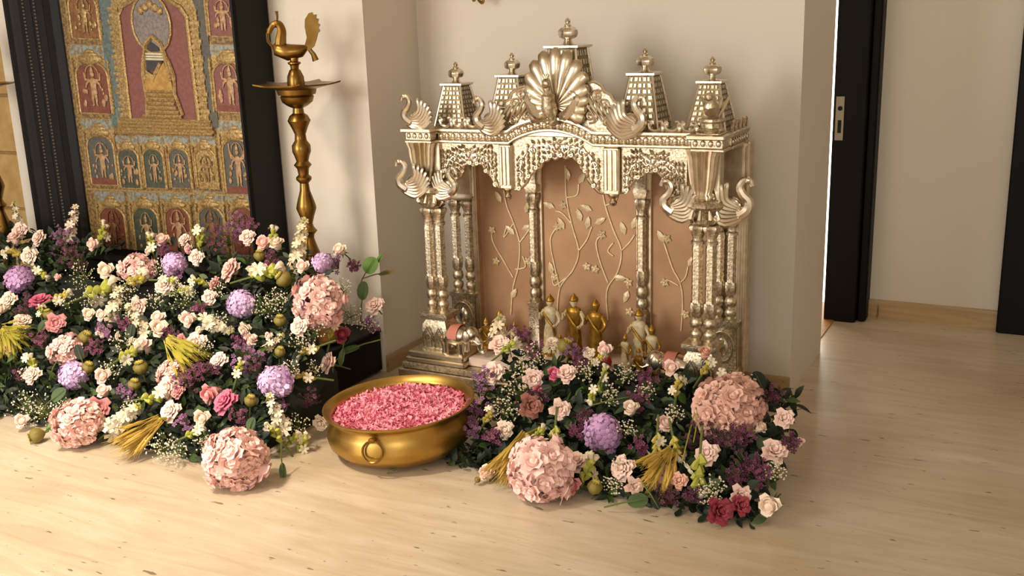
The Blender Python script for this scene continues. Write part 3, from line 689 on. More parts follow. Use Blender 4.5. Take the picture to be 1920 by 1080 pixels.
def arch_pts(x0, x1, y0, y1, n=10, pointed=0.0):
    # follows the picture's own axes: x shear with height
    r = (x1-x0)/2; cx = (x0+x1)/2
    pts = [(x0, y1), (x1, y1)]
    for i in range(n+1):
        a = PI*i/n; pts.append((cx+r*math.cos(a), y0+r*.9-r*.9*math.sin(a)))
    return pts
def sk(pts, yref, k=.135, ky=.045, xref=0):
    "picture axes lean in the photograph: shift x with y, y with x"
    return [(x+(y-yref)*k, y+(x-xref)*ky) for x, y in pts]
def niche(cx, y0, y1, w, bg, fig, base='p_maroon', k=.13, arms=2, dome=True, sky=True):
    "cx is the centre at the bottom of the niche"
    h = y1-y0; W = w/2
    S = lambda P: sk(P, y1, k, .045, cx)
    N_ = pp(plate(S([(cx-W, y1), (cx+W, y1), (cx+W, y0), (cx-W, y0)]), 0, .002), 'niche', 'gold_relief', smooth=False)
    if sky: pp(plate(S([(cx-W*.96, y0+h*.15), (cx+W*.96, y0+h*.15), (cx+W*.96, y0+h*.01), (cx-W*.96, y0+h*.01)]), .002, .003), 'sky_strip', 'p_sky', N_, smooth=False)
    if dome:
        g = MB()
        for i in range(3):
            c = S([(cx, y0+h*(.21-.055*i))])[0]; p = Q(c[0], c[1], .004); e = Q(c[0]+W*(.62-.18*i), c[1], .004)
            g.ball(p, abs(e.x-p.x), 12, 6, sy=.18, sz=.35)
        pp(g, 'dome', 'gold_relief', N_)
    ya = y0+h*.25
    pp(plate(S(arch_pts(cx-W*.78, cx+W*.78, ya, y1-h*.02)), .002, .004), 'arch_field', bg, N_, smooth=False)
    r = MB(); P = S(arch_pts(cx-W*.8, cx+W*.8, ya-1, y1-h*.02))[1:] + S([(cx-W*.8, y1-h*.02)])
    r.tube([Q(a, c, .004) for a, c in P], .007, 6)
    for s in (-1, 1):
        r.tube([Q(*S([(cx+s*W*.9, y0+h*.2)])[0], .004), Q(*S([(cx+s*W*.9, y1)])[0], .004)], .007, 5)
    for s in (-1, 1):
        for i in range(7):
            yy = y0+h*(.24+.11*i); r.tube([Q(*S([(cx+s*W*.82, yy)])[0], .005), Q(*S([(cx+s*W*.98, yy)])[0], .005)], .005, 5)
    pp(r, 'arch_rim', 'gold_relief', N_)
    if base: pp(plate(S([(cx-W*.74, y1-h*.02), (cx+W*.74, y1-h*.02), (cx+W*.74, y1-h*.11), (cx-W*.74, y1-h*.11)]), .004, .006), 'base_strip', base, N_, smooth=False)
    f = MB(); u = h*(.56+.05*math.sin(cx*1.7)); yb = y1-h*.12; W = W*(.82+.1*math.sin(cx))
    def F(dx, dy): return Q(*S([(cx+dx, yb-dy*u)])[0], .008)
    sc_ = (Q(cx+10, y1).x-Q(cx, y1).x)/10
    f.tube([F(0, .28), F(0, .45), F(0, .60), F(0, .66)], [W*.20*sc_, W*.17*sc_, W*.24*sc_, W*.08*sc_], 8, flat=.3)
    f.ball(F(0, .74), W*.13*sc_, 8, 6, sy=.4); f.tube([F(0, .80), F(0, .86), F(0, .94)], [W*.12*sc_, W*.08*sc_, W*.02*sc_], 6, flat=.4)
    for s in (-1, 1):
        f.tube([F(s*W*.08, .32), F(s*W*.11, .16), F(s*W*.10, .02), F(s*W*.18, .0)], [W*.11*sc_, W*.08*sc_, W*.05*sc_, W*.03*sc_], 6, flat=.35)
        for q_ in range(arms):
            f.tube([F(s*W*.2, .60), F(s*W*(.40+.06*q_), .52+.10*q_), F(s*W*(.48+.04*q_), .62+.16*q_-(.2 if q_ == 0 else 0))], [W*.07*sc_, W*.055*sc_, W*.04*sc_], 6, flat=.4)
    pp(f, 'figure', fig, N_); f = MB()
    rg_ = random.Random(int(cx))
    for i in range(9):
        s = -1 if i % 2 else 1
        f.ball(F(s*W*rg_.uniform(.35, .75), rg_.uniform(.0, .42)), W*rg_.uniform(.06, .13)*sc_, 6, 4, sy=.35, sz=rg_.uniform(.8, 1.8))
    if arms > 1: f.tube([F(W*.42*math.cos(t), .72+.24*math.sin(t)) for t in [i*PI/8-.2 for i in range(10)]], W*.03*sc_, 5)
    pp(f, 'attendants', fig, N_, kind='stuff')
    return N_
# side columns, row of four, bottom row (photo pixels of the niche's bottom centre)
niche(163, -40, 74, 66, 'p_brown', 'gold_relief', None, sky=False)
niche(182, 84, 214, 74, 'p_maroon', 'p_skin', 'p_maroon')
niche(198, 222, 348, 62, 'p_slate', 'p_skin', 'p_maroon')
niche(421, -40, 70, 66, 'p_red', 'p_skin', None, sky=False, k=.10)
niche(437, 84, 212, 76, 'p_red', 'p_skin', 'p_maroon', k=.10)
niche(452, 226, 366, 66, 'p_slate', 'p_skin', 'p_maroon', k=.10, arms=3)
for cx, bg in ((247, 'p_green'), (294, 'p_green'), (342, 'p_slate'), (391, 'gold_relief')):
    niche(cx, 254, 354, 48, bg, 'p_skin' if bg != 'gold_relief' else 'p_ground', None, k=.115)
for cx, bg, fgc in ((219, 'p_maroon', 'p_brown'), (281, 'p_green', 'p_skin'), (341, 'p_maroon', 'p_skin'), (404, 'p_slate', 'p_brown'), (464, 'p_maroon', 'p_brown')):
    niche(cx, 358, 480, 58, bg, fgc, None, k=.115)
# strips between the rows
pp(plate(sk([(164, 352), (480, 352), (480, 356), (164, 356)], 352, 0, .045, 171), .002, .006), 'row_rail', 'gold_relief', smooth=False)
# central shrine of the painting
def lean(pts, xref=300): return [(x+(y-240)*.118, y+(x-xref)*.03) for x, y in pts]
pp(plate(lean([(212, 238), (238, 238), (238, -40), (212, -40)]), .002, .004), 'side_band', 'p_teal', smooth=False)
pp(plate(lean([(386, 236), (412, 236), (412, -40), (386, -40)]), .002, .004), 'side_band', 'p_slate', smooth=False)
pp(plate(lean(arch_pts(234, 396, -50, 236)), .002, .005), 'temple_wall', 'gold_relief', smooth=False)
pp(plate(lean([(252, 222), (372, 222), (372, 30), (362, 14), (345, 4), (332, -6), (312, -18), (292, -6), (276, 4), (260, 14), (252, 30)]), .005, .007), 'red_field', 'p_red', smooth=False)
g = MB(); g.tube([Q(x, y, .008) for x, y in lean([(248, 224), (248, 30), (258, 12), (276, 2), (292, -8), (312, -22), (332, -8), (348, 2), (366, 12), (376, 30), (376, 224)])], .010, 6)
for xx in (238, 386):
    for y in range(20, 226, 11):
        a = Q(*lean([(xx-(9 if (y//11) % 3 else 12), y)])[0], .007); c = Q(*lean([(xx+(9 if (y//11) % 3 else 12), y)])[0], .007); g.tube([a, c], .0125 if (y//11) % 2 else .009, 6, flat=.5)
for i, (hw, y) in enumerate(((86, 226), (84, 232), (88, 238), (90, 245), (86, 250))):
    a = Q(*lean([(312-hw, y)])[0], .008); c = Q(*lean([(312+hw, y)])[0], .008); g.tube([a, c], .008, 6)
pp(g, 'temple_relief', 'gold_relief')
pp(plate(lean([(224, 250), (400, 250), (400, 224), (224, 224)]), .003, .007), 'temple_plinth', 'gold_relief', smooth=False)
def ell(cx, cy, rx, ry, n=18): return lean([(cx+rx*math.cos(2*PI*i/n), cy+ry*math.sin(2*PI*i/n)) for i in range(n)])
pp(plate(ell(307, 44, 36, 56), .007, .011), 'hood', 'p_gray')
g = MB(); g.tube([Q(x, y, .012) for x, y in ell(307, 44, 36, 56)+ell(307, 44, 36, 56)[:1]], .007, 6)
for k in range(5): c = Q(*lean([(289+k*9, 20-6*(2-abs(k-2)))])[0], .013); g.ball(c, .020, 8, 5, sy=.5)
g.tube([Q(x, y, .013) for x, y in lean([(284, 150), (286, 110), (292, 82), (306, 68), (320, 82), (327, 110), (332, 150)])], .012, 7)
g.tube([Q(x, y, .013) for x, y in lean([(284, 110), (280, 140), (282, 175), (280, 215)])], .009, 7); g.tube([Q(x, y, .013) for x, y in lean([(330, 110), (338, 140), (336, 175), (346, 215)])], .009, 7)
for i, (hw, y) in enumerate(((30, 170), (26, 178), (27, 186), (25, 194), (28, 202), (32, 210), (36, 218))): g.tube([Q(*lean([(309-hw, y)])[0], .010), Q(*lean([(309+hw, y)])[0], .010)], .010, 6)
pp(g, 'deity_relief', 'gold_relief')
pp(plate(lean([(290, 132), (288, 104), (293, 88), (306, 78), (319, 88), (324, 104), (322, 132)]), .010, .016), 'dark_stone', 'p_dark')
for y in (101, 106, 111): g = MB(); g.tube([Q(*lean([(290, y)])[0], .018), Q(*lean([(323, y)])[0], .018)], .0052, 6); pp(g, 'white_band', 'p_white')
pp(plate(lean([(282, 168), (286, 138), (304, 146), (326, 116), (336, 148), (338, 168)]), .012, .017), 'yellow_cloth', 'p_yellow')
pp(plate(lean([(286, 140), (304, 150), (322, 120), (318, 116), (304, 140), (290, 130)]), .017, .020), 'cloth_fold', 'gold_relief')
gm = bpy.data.materials.new('picture_glass'); gm.use_nodes = True; MATS['picture_glass'] = gm
_n = gm.node_tree.nodes; _n.remove(_n['Principled BSDF']); _t = _n.new('ShaderNodeBsdfTransparent'); _g = _n.new('ShaderNodeBsdfGlossy'); _g.inputs['Roughness'].default_value = 0.12
_fr = _n.new('ShaderNodeFresnel'); _fr.inputs['IOR'].default_value = 1.35; _mx = _n.new('ShaderNodeMixShader')
gm.node_tree.links.new(_fr.outputs[0], _mx.inputs[0]); gm.node_tree.links.new(_t.outputs[0], _mx.inputs[1]); gm.node_tree.links.new(_g.outputs[0], _mx.inputs[2]); gm.node_tree.links.new(_mx.outputs[0], _n['Material Output'].inputs[0])
b = MB(); b.add([(IX0-.02, YP-.04, IZ0-.02), (IX1+.02, YP-.04, IZ0-.02), (IX1+.02, YP-.04, IZ1), (IX0-.02, YP-.04, IZ1)], [(0, 1, 2, 3)]); pp(b, 'glass_pane', 'picture_glass', smooth=False)

# ================================================================== brass lamps with bird finials
def brass_lamp(loc, label, yaw=0.0):
    r = empty('oil_lamp', label, 'oil lamp', loc, None); r.rotation_euler = (0, 0, yaw)
    b = MB(); b.lathe([(.125, 0), (.135, .01), (.13, .025), (.10, .04), (.06, .06), (.035, .085), (.03, .10)], n=32); b.build('base', 'brass', r)
    Z = .205
    prof = [(.03, .10), (.036, .115), (.026, .13), (.018, .16), (.026, .185), (.019, .205), (.024, .24), (.042, .30), (.048, .33), (.040, .37), (.025, .41), (.018, .44), (.020, .455), (.031, .47), (.021, .485),
            (.017, .50), (.024, .53), (.034, .565), (.031, .585), (.017, .64), (.015, .67), (.026, .685), (.026, .695), (.017, .705), (.020, .73), (.030, .745), (.020, .76), (.026, .785), (.031, .80), (.031, .825), (.020, .845), (.018, .87), (.026, .895), (.038, .925), (.030, .945), (.019, .955), (.017, .975), (.034, .985), (.050, 1.0), (.055, 1.02), (.05, 1.03)]
    b = MB(); b.lathe([(a*(1.22 if z > .4 else 1.1), z) for a, z in prof], n=24); b.build('stem', 'brass', r)
    # dish with five pointed spouts
    def md(a, z): return 1+.20*max(0, math.cos(5*a))**6
    b = MB(); R = []
    for rr, z in ((.05, 1.025), (.075, 1.03), (.080, 1.05), (.085, 1.052), (.150, 1.066), (.152, 1.072), (.135, 1.068), (.085, 1.058), (.03, 1.056)):
        R.append([(rr*(md(2*PI*j/60, z) if rr > .12 else 1)*math.cos(2*PI*j/60), rr*(md(2*PI*j/60, z) if rr > .12 else 1)*math.sin(2*PI*j/60), z+(.008*max(0, math.cos(5*2*PI*j/60))**6 if rr > .12 else 0)) for j in range(60)])
    b.rings(R); b.build('dish', 'brass', r)
    b = MB(); b.lathe([(.034, 1.055), (.034, 1.075), (.032, 1.10), (.022, 1.125), (.016, 1.13), (.018, 1.145), (.026, 1.15), (.026, 1.156), (.016, 1.16), (.018, 1.172), (.014, 1.185)], n=24, mod=lambda a, z: 1+(.05*math.cos(12*a) if 1.06 < z < 1.11 else 0)); b.build('upper_stem', 'brass', r)
    # bird: faces -x
    b = MB(); B = lambda x, z, y=0: Vector((x, y, 1.18+z))
    b.tube([B(.06, .035), B(.03, .02), B(-.02, .015), B(-.06, .03), B(-.072, .05)], [.008, .026, .034, .030, .012], 10)
    nk = bez([B(-.05, .03), B(-.045, .07), B(-.04, .10), B(-.05, .125), B(-.075, .12), B(-.092, .09)], 5)
    b.tube(nk, [.024-.016*i/len(nk) for i in range(len(nk))], 8); b.tube([B(0, .0), B(.003, .0-.01)], [.02, .016], 8)
    bird = b.build('bird', 'brass', r)
    b = MB(); b.ball(B(-.062, .125), .014, 8, 6); b.tube([B(-.07, .122), B(-.095, .105), B(-.10, .085)], [.008, .005, .002], 6)
    b.tube([B(-.055, .13), B(-.052, .155), B(-.054, .175)], [.004, .005, .007], 6)
    b.tube([B(-.098, .092), B(-.098, .06), B(-.075, .03)], .006, 6)
    b.build('bird_head', 'brass', bird)
    t_ = [(.045, .03), (.06, .07), (.055, .11), (.058, .14), (.075, .163), (.088, .166), (.092, .156), (.104, .158), (.102, .144), (.112, .14), (.107, .126), (.116, .118), (.108, .106), (.114, .094), (.104, .086), (.096, .06), (.085, .035), (.065, .02)]
    b = MB(); b.prism([(x, 1.18+z) for x, z in t_], -.008, .008); b.build('bird_tail', 'brass', bird, smooth=False)
    b = MB(); b.tube([B(.065, .025), B(.08, .005), B(.088, -.02)], [.008, .010, .014], 7); b.build('tail_drop', 'brass', bird)
    return r
p = HY(556, 168, 3.30)
brass_lamp((p.x, 3.30, .205), 'tall brass oil lamp with a bird finial right of the painting', yaw=.45)
brass_lamp((-4.69, 3.30, .205), 'brass oil lamp cut off at the left edge of the photo', yaw=-.2)

# ================================================================== brass bowl of petals
BC = HZ(752, 756, .175)
BW = empty('bowl', 'wide hammered brass bowl on the floor filled with pink petals', 'bowl', (BC.x, BC.y, 0))
BR = .262
b = MB(); b.lathe([(.10, .002), (.17, .004), (.225, .018), (.262, .055), (.268, .085), (.258, .12), (.248, .145), (.252, .158), (.272, .172), (.274, .178), (.268, .180), (.246, .166), (.240, .150), (.25, .12), (.258, .085), (.25, .058), (.215, .026), (.1, .014)], n=64); b.build('body', 'brass_hammered', BW)
for a in (math.radians(-77), math.radians(103)):
    cx, cy = .266*math.cos(a), .266*math.sin(a)
    q = MB(); q.bbox(-.012, .012, -.010, .006, -.006, .010, .003); hb = q.build('handle_lug', 'brass', BW, loc=(cx*.975, cy*.975, .137)); hb.rotation_euler = (0, 0, a+PI/2)
    q = MB(); q.tube([(.036*math.sin(t), -.004-.016*(1-math.cos(t))/2, -.036+.036*math.cos(t)) for t in [i*2*PI/28 for i in range(29)]], .0042, 7); q.build('ring', 'brass', hb)
b = MB(); b.lathe([(.0, .140), (.12, .144), (.20, .140), (.240, .132), (.238, .10), (.0, .09)], n=40); b.build('petal_bed', 'petal_pink', BW)
pm = MB(); rr = random.Random(5)
for i in range(3400):
    a = rr.uniform(0, 2*PI); q = math.sqrt(rr.random())*.238
    c = Vector((q*math.cos(a), q*math.sin(a), .145-.008*(q/.24)**2+rr.uniform(0, .018)))
    R3 = Euler((rr.gauss(0, .6), rr.gauss(0, .6), rr.uniform(0, 2*PI))).to_matrix(); L = rr.uniform(.008, .016); W = L*rr.uniform(.28, .5)
    V = [(-L, 0, .002), (-L*.3, W, 0), (L*.6, W*.8, 0), (L, 0, .004), (L*.6, -W*.8, 0), (-L*.3, -W, 0), (0, 0, -.003)]
    pm.add([c+R3 @ Vector(v) for v in V], [(0,6,1),(1,6,2),(2,6,3),(3,6,4),(4,6,5),(5,6,0)])
pm.build('petals', 'petal_pink', BW, smooth=False, kind='stuff')
BW.rotation_euler = Matrix.Rotation(math.radians(-2.6), 4, Vector((BC.x, BC.y, 0)).normalized()).to_euler(); BW.location.z = .006

# ================================================================== hanging ornament at the top edge
p = HY(893, 6, 3.86)
HG = empty('hanging_ornament', 'curled copper tip of an ornament hanging above the shrine', 'ornament', (p.x, 3.86, p.z))
b = MB(); b.tube(bez([(-.03, 0, .12), (-.02, 0, .05), (-.012, 0, .01), (.0, 0, .03), (.012, 0, .012), (.028, 0, .0), (.034, 0, .012), (.022, 0, .02)], 6), .006, 8); b.build('curl', 'brass', HG)
b = MB(); b.tube([(-.03, 0, .12), (-.03, 0, .4)], .004, 8); b.build('cord', 'brass', HG)
b = MB(); b.tube([(-.03, .08, .4), (-.03, 0, .4), (-.03, -.01, .42)], .005, 8); b.build('hook', 'brass', HG)
# ================================================================== flower banks
LF, LBK = (2.42, 0.02), (3.18, 0.56)        # left bank ramp: (Y, z) front and back
RF, RBK = (2.75, 0.0), (3.30, 0.285)        # right bank ramp
def on_ramp(px, py, bank, r=0.03, lift=0.0):
    d = ray(px, py)
    a, c = (LF, LBK) if bank == 'L' else (RF, RBK)
    s = (c[1]-a[1])/(c[0]-a[0])
    t = (a[1]+lift-s*a[0]-1.5)/(d.z-s*d.y)
    if bank == 'L':
        den = d.x+.35*d.z
        t2 = (-2.34-.525)/den
        P = CAM+d*t
        if P.x+.35*P.z > -2.34: t = t2
    P = CAM+d*t
    if P.z < r: P = HZ(px, py, r)
    return P
def px2m(P, d): return d*((P-CAM).dot(_f))/FPX

rf = random.Random(11)
FACE = Vector((0.32, -0.78, 0.55)).normalized()
def facing(j=.35, base=FACE):
    v = base+Vector((rf.gauss(0, j), rf.gauss(0, j), rf.gauss(0, j))); v.normalize()
    return v.to_track_quat('Z', 'Y').to_euler()

# ---- shared flower meshes (unit radius)
def petal(mb, phi, w, r0, r1, z0, z1, curl, tip=.0, nu=4, nv=4, rng=None):
    V = []
    for i in range(nv+1):
        v = i/nv; wid = w*(.35+.65*math.sin(PI*min(1, v*.78+.12)))*(1-.35*max(0, v-.8)/.2*(1 if tip else .4))
        for j in range(nu+1):
            u = -1+2*j/nu; a = phi+u*wid
            rr = r0+(r1-r0)*(v**1.3)+curl*max(0, v-.6)**1.5*2.0 - .10*(1-abs(u))*(v)*(r1-r0)*0
            z = z0+(z1-z0)*math.sin(v*PI/2)-curl*max(0, v-.72)**1.4*1.6+tip*(1-abs(u))*max(0, v-.6)
            rr *= 1+.05*u*u*v
            V.append((rr*math.cos(a), rr*math.sin(a), z))
    F = [(i*(nu+1)+j, i*(nu+1)+j+1, (i+1)*(nu+1)+j+1, (i+1)*(nu+1)+j) for i in range(nv) for j in range(nu)]
    mb.add(V, F)
def rose_mb(openness=1.0, seed=0, layers=4):
    rg = random.Random(seed); mb = MB()
    mb.lathe([(.05, -.35), (.2, -.2), (.26, .2), (.2, .55), (.05, .62)], n=8)
    for k in range(3): petal(mb, k*2.1+rg.random(), .95, .10, .22, -.2, .72, .05)
    for k in range(4): petal(mb, k*PI/2+rg.random()*.4, .85, .15, .42, -.3, .70, .16)
    for k in range(5): petal(mb, k*2*PI/5+rg.random()*.4, .80, .22, .68*openness, -.4, .60, .18, .05)
    for k in range(5): petal(mb, k*2*PI/5+.5+rg.random()*.4, .80, .25, .92*openness, -.5, .42, .24*openness, .08)
    if layers > 3:
        for k in range(4): petal(mb, k*2*PI/4+rg.random()*.6, .66, .2, 1.02*openness, -.55, .14, .32*openness, .10)
    return mb
def bud_mb(seed=0):
    rg = random.Random(seed); mb = MB()
    mb.lathe([(.1, -.8), (.45, -.5), (.55, .0), (.40, .6), (.1, .9)], n=10)
    for k in range(3): petal(mb, k*2.1+rg.random(), 1.0, .3, .42, -.6, .95, .05)
    for k in range(4): petal(mb, k*PI/2+rg.random()*.4, .9, .35, .66, -.75, .75, .16, .06)
    for k in range(3): petal(mb, k*2*PI/3+rg.random()*.6, .8, .35, .8, -.85, .45, .35, .1)
    return mb
_cal = MB()
for k in range(5):
    a = k*2*PI/5; ca, sa = math.cos(a), math.sin(a)
    _cal.add([(.1*ca-.14*sa, .1*sa+.14*ca, -.5), (.1*ca+.14*sa, .1*sa-.14*ca, -.5), (.55*ca, .55*sa, -.42), (.95*ca, .95*sa, -.62)], [(0, 1, 2), (0, 2, 3), (1, 3, 2)])
_cal.lathe([(.07, -2.6), (.08, -1.5), (.10, -.8), (.22, -.55), (.05, -.3)], n=6)
CALYX = mesh_only(_cal, 'calyx', 'leaf_mid')
ROSE = {}
def rose_mesh(m, v):
    if (m, v) not in ROSE:
        ROSE[(m, v)] = mesh_only(bud_mb(v) if v == 3 else rose_mb((1.0, .85, .95)[v], v), 'bloom', m)
    return ROSE[(m, v)]
_fl = MB()
for k in range(4):
    a = k*PI/2; ca, sa = math.cos(a), math.sin(a)
    V = [(.05, 0, 0), (.45, .38, .10), (.95, .30, -.02), (1.0, -.26, .05), (.5, -.40, .02), (.6, 0, .16)]
    _fl.add([(x*ca-y*sa, x*sa+y*ca, z) for x, y, z in V], [(0, 4, 5), (4, 3, 5), (3, 2, 5), (2, 1, 5), (1, 0, 5)])
_fl.ball((0, 0, .1), .12, 5, 3)
FLORET = {m: mesh_only(_fl, 'floret', m) for m in ('hydra', 'hydra_deep')}
def small_rose(m):
    mb = MB(); rg = random.Random(3)
    mb.lathe([(.1, -.5), (.35, -.2), (.4, .2), (.25, .5), (.04, .6)], n=7)
    for k in range(3): petal(mb, k*2.1, .95, .12, .34, -.2, .70, .10, 0, 3, 3)
    for k in range(4): petal(mb, k*PI/2+.4, .95, .25, .68, -.4, .58, .16, .06, 3, 3)
    for k in range(5): petal(mb, k*2*PI/5+.2, .8, .25, .95, -.5, .30, .26, .12, 3, 3)
    return mesh_only(mb, 'rose_head', m)
SROSE = {m: small_rose(m) for m in ('cluster_pink', 'cluster_dusty', 'rose_coral')}

# ---- registry used to write labels
LAND = [(37, 524, 'the leftmost lavender hydrangea'), (330, 497, 'the hydrangea under the painting'), (455, 568, 'the lavender hydrangea in the left bank\'s middle'), (140, 702, 'the hydrangea above the left floor cluster'),
        (517, 717, 'the big hydrangea left of the bowl'), (605, 490, 'the small hydrangea by the brass lamp'), (1130, 812, 'the hydrangea before the shrine'), (258, 505, 'the pink cluster under the painting'), (600, 567, 'the pink cluster atop the plinth'),
        (125, 655, 'the half-hidden pink cluster at left'), (325, 700, 'the pink cluster under the wheat'), (145, 790, 'the left floor-level pink cluster'), (441, 857, 'the nearest pink cluster on the floor'), (1015, 878, 'the pink cluster right of the bowl'), (1370, 770, 'the dusty pink cluster at right')]
REG = []
def reg(o, noun, px, py, cat, group): REG.append((o, noun, px, py)); o['category'] = cat; o['group'] = group
def write_labels():
    slots = {}
    for o, noun, px, py in REG:
        L = min(LAND, key=lambda l: (l[0]-px)**2+(l[1]-py)**2); dx, dy = px-L[0], py-L[1]; d = math.hypot(dx, dy)
        if abs(dx) > 1.6*abs(dy): rel = 'right of' if dx > 0 else 'left of'
        elif abs(dy) > 1.6*abs(dx): rel = 'below' if dy > 0 else 'above'
        else: rel = ('below' if dy > 0 else 'above')+' and '+('right of' if dx > 0 else 'left of')
        slots.setdefault((noun, rel, L[2]), []).append((d, o))
    for (noun, rel, land), lst in slots.items():
        lst.sort(key=lambda t: t[0])
        for i, (d, o) in enumerate(lst):
            if len(lst) == 1: o['label'] = '%s %s %s' % (noun, rel, land)
            else: o['label'] = ('nearest ', 'second-nearest ', 'third-nearest ', 'fourth-nearest ', 'fifth-nearest ', 'sixth-nearest ', 'seventh-nearest ')[i]+'%s %s %s' % (noun, rel, land)

def rootobj(name, P, rot=None, s=1.0):
    o = bpy.data.objects.new(name, None); COL.objects.link(o); o.location = P; o.empty_display_size = .02
    if rot is not None: o.rotation_euler = rot
    o.scale = (s, s, s); return o

RN = {'rose_pale': 'pale pink rose', 'rose_cream': 'cream rose', 'rose_pink': 'rose-pink rose', 'rose_hot': 'hot pink rose', 'rose_red': 'dark red rose', 'rose_dusty': 'dusty brown-pink rose', 'rose_blush': 'blush rose', 'rose_coral': 'peach rose'}
def rose(px, py, d, m, bank, v=None):
    if v is None: v = rf.choice((0, 1, 2, 2, 3))
    P = on_ramp(px, py, bank, .02, .03); s = px2m(P, d)/2*(1.28 if v == 3 else 1.16)
    if P.z < s*.8: P = HZ(px, py, s*.85)
    o = rootobj('rose', P, facing(.30), s)
    inst('bloom', rose_mesh(m, v), o); inst('calyx', CALYX, o)
    reg(o, RN[m]+(' bud' if v == 3 else ''), px, py, 'rose', 'roses in the %s flower bank' % ('left' if bank == 'L' else 'right'))
pale, cream, pink, hot, red, dusty, blush, coral = 'rose_pale', 'rose_cream', 'rose_pink', 'rose_hot', 'rose_red', 'rose_dusty', 'rose_blush', 'rose_coral'
LR = [(39,432,25,pale),(28,449,22,pale),(75,447,26,pale),(57,480,27,cream),(178,458,22,pale,3),(201,506,28,cream),(305,452,23,pale),(347,450,20,pale),(355,466,19,blush),(369,483,25,pale),
      (435,507,36,blush,0),(465,446,28,pale),(497,457,27,blush),(519,459,25,cream,3),(476,510,24,cream),(279,472,12,cream,3),(570,500,23,pale,3),(639,470,23,cream,3),(18,563,27,cream),(42,604,27,cream,0),(167,590,22,cream,3),
      (193,591,20,pale,3),(191,623,18,pale),(17,654,22,pale,3),(77,567,33,hot,0),(105,605,30,pink,0),(310,535,29,pale),(261,573,28,pale,0),(299,598,25,pale,3),(297,617,30,cream,3),(357,597,28,pale,3),(271,651,32,pale,3),
      (394,558,28,pale),(462,617,28,cream),(470,640,24,pale,3),(412,678,30,pale),(369,645,36,pale,0),(342,642,26,pink),(404,533,22,pink),(563,612,28,pale,0),(703,573,28,pale,0),(640,628,28,red,3),(62,704,30,pale),(42,790,24,pale),
      (184,766,36,pink,0),(194,705,27,pale),(196,735,24,pale,3),(322,772,33,pale,0),(318,727,36,pale,0),(335,735,22,pink,0),(425,755,40,hot,0),(398,737,34,pink,3),(380,783,28,cream,3),(618,681,31,pale,0),(602,792,28,cream,1),(180,803,23,cream,3),
      (495,500,16,pale,3),(222,630,14,cream),(5,580,20,cream),(110,520,12,blush,3),(375,620,14,cream,3),(340,595,10,cream,3),(250,640,14,cream,3),(505,630,14,pale,3)]
for t in LR: rose(t[0], t[1], t[2], t[3], 'L', t[4] if len(t) > 4 else None)
RR = [(925,700,36,pale),(938,648,34,pale),(1000,710,36,pale),(1063,703,36,pale),(1040,704,26,hot,3),(995,760,38,dusty,0),(1050,767,33,pale),(946,806,33,cream,1),(1183,768,28,cream),(1245,797,30,pale,3),(1327,850,36,pale,0),(1452,847,40,pale,0),
      (1470,784,30,pale),(1170,878,38,pale),(1188,912,30,pale),(1250,888,33,blush,0),(1273,902,28,coral),(1388,927,32,pale,0),(1445,945,38,cream),(1348,958,42,red,0),(1388,948,36,red,1),(1070,908,34,pink,3),(1083,868,36,pale,0),(915,888,28,pale,3),
      (1260,690,27,pale,3),(1138,655,27,pale,3),(1036,645,24,cream),(1425,803,20,cream,3),(1322,664,24,coral,3),(1105,662,18,cream),(1500,830,16,pale,3),(1012,735,22,hot,3)]
for t in RR: rose(t[0], t[1], t[2], t[3], 'R', t[4] if len(t) > 4 else None)

def fib(n, cut=-.25):
    for i in range(n):
        z = 1-(i+.5)/n*(1-cut); a = i*2.399963; r = math.sqrt(max(0, 1-z*z)); yield Vector((r*math.cos(a), r*math.sin(a), z))
CORE = {}
def core(m):
    if m not in CORE:
        mb = MB(); mb.ball((0, 0, 0), .82, 14, 9); CORE[m] = mesh_only(mb, 'core', m)
    return CORE[m]
def hydrangea(px, py, d, bank, m, label, n=64):
    P = on_ramp(px, py, bank, .05, .03); s = px2m(P, d)/2
    if P.z < s: P = HZ(px, py, s)
    o = rootobj('hydrangea', P, facing(.15), s*.95); o['label'] = label; o['category'] = 'hydrangea'; o['group'] = 'lavender hydrangeas'
    inst('core', core(m), o)
    for v in fib(n):
        v2 = v+Vector((rf.gauss(0, .05), rf.gauss(0, .05), rf.gauss(0, .05)))
        q = (v+Vector((rf.gauss(0, .25), rf.gauss(0, .25), rf.gauss(0, .25)))).to_track_quat('Z', 'Y').to_euler()
        inst('floret', FLORET[m], o, v2*.84, q, rf.uniform(.28, .40))
def cluster(px, py, d, bank, m, label, n=34, squash=1.0):
    P = on_ramp(px, py, bank, .05, .03); s = px2m(P, d)/2
    if P.z < s*.9: P = HZ(px, py, s*.92)
    o = rootobj('rose_cluster', P, facing(.12), s); o['label'] = label; o['category'] = 'rose cluster'; o['group'] = 'dense domes of pink roses'; o.scale = (s*rf.uniform(.92, 1.08), s*rf.uniform(.88, 1.0), s*rf.uniform(.8, .95)); n = int(n*.78)
    inst('core', core('rose_dusty'), o, (0, 0, 0), None, .80)  # darker core colour paints crevice shade between the heads
    for v in fib(n, -.35):
        q = (v+Vector((rf.gauss(0, .18), rf.gauss(0, .18), rf.gauss(0, .18)))).to_track_quat('Z', 'Y').to_euler()
        inst('rose_head', SROSE[m], o, v*rf.uniform(.64, .94), q, rf.uniform(.31, .43))
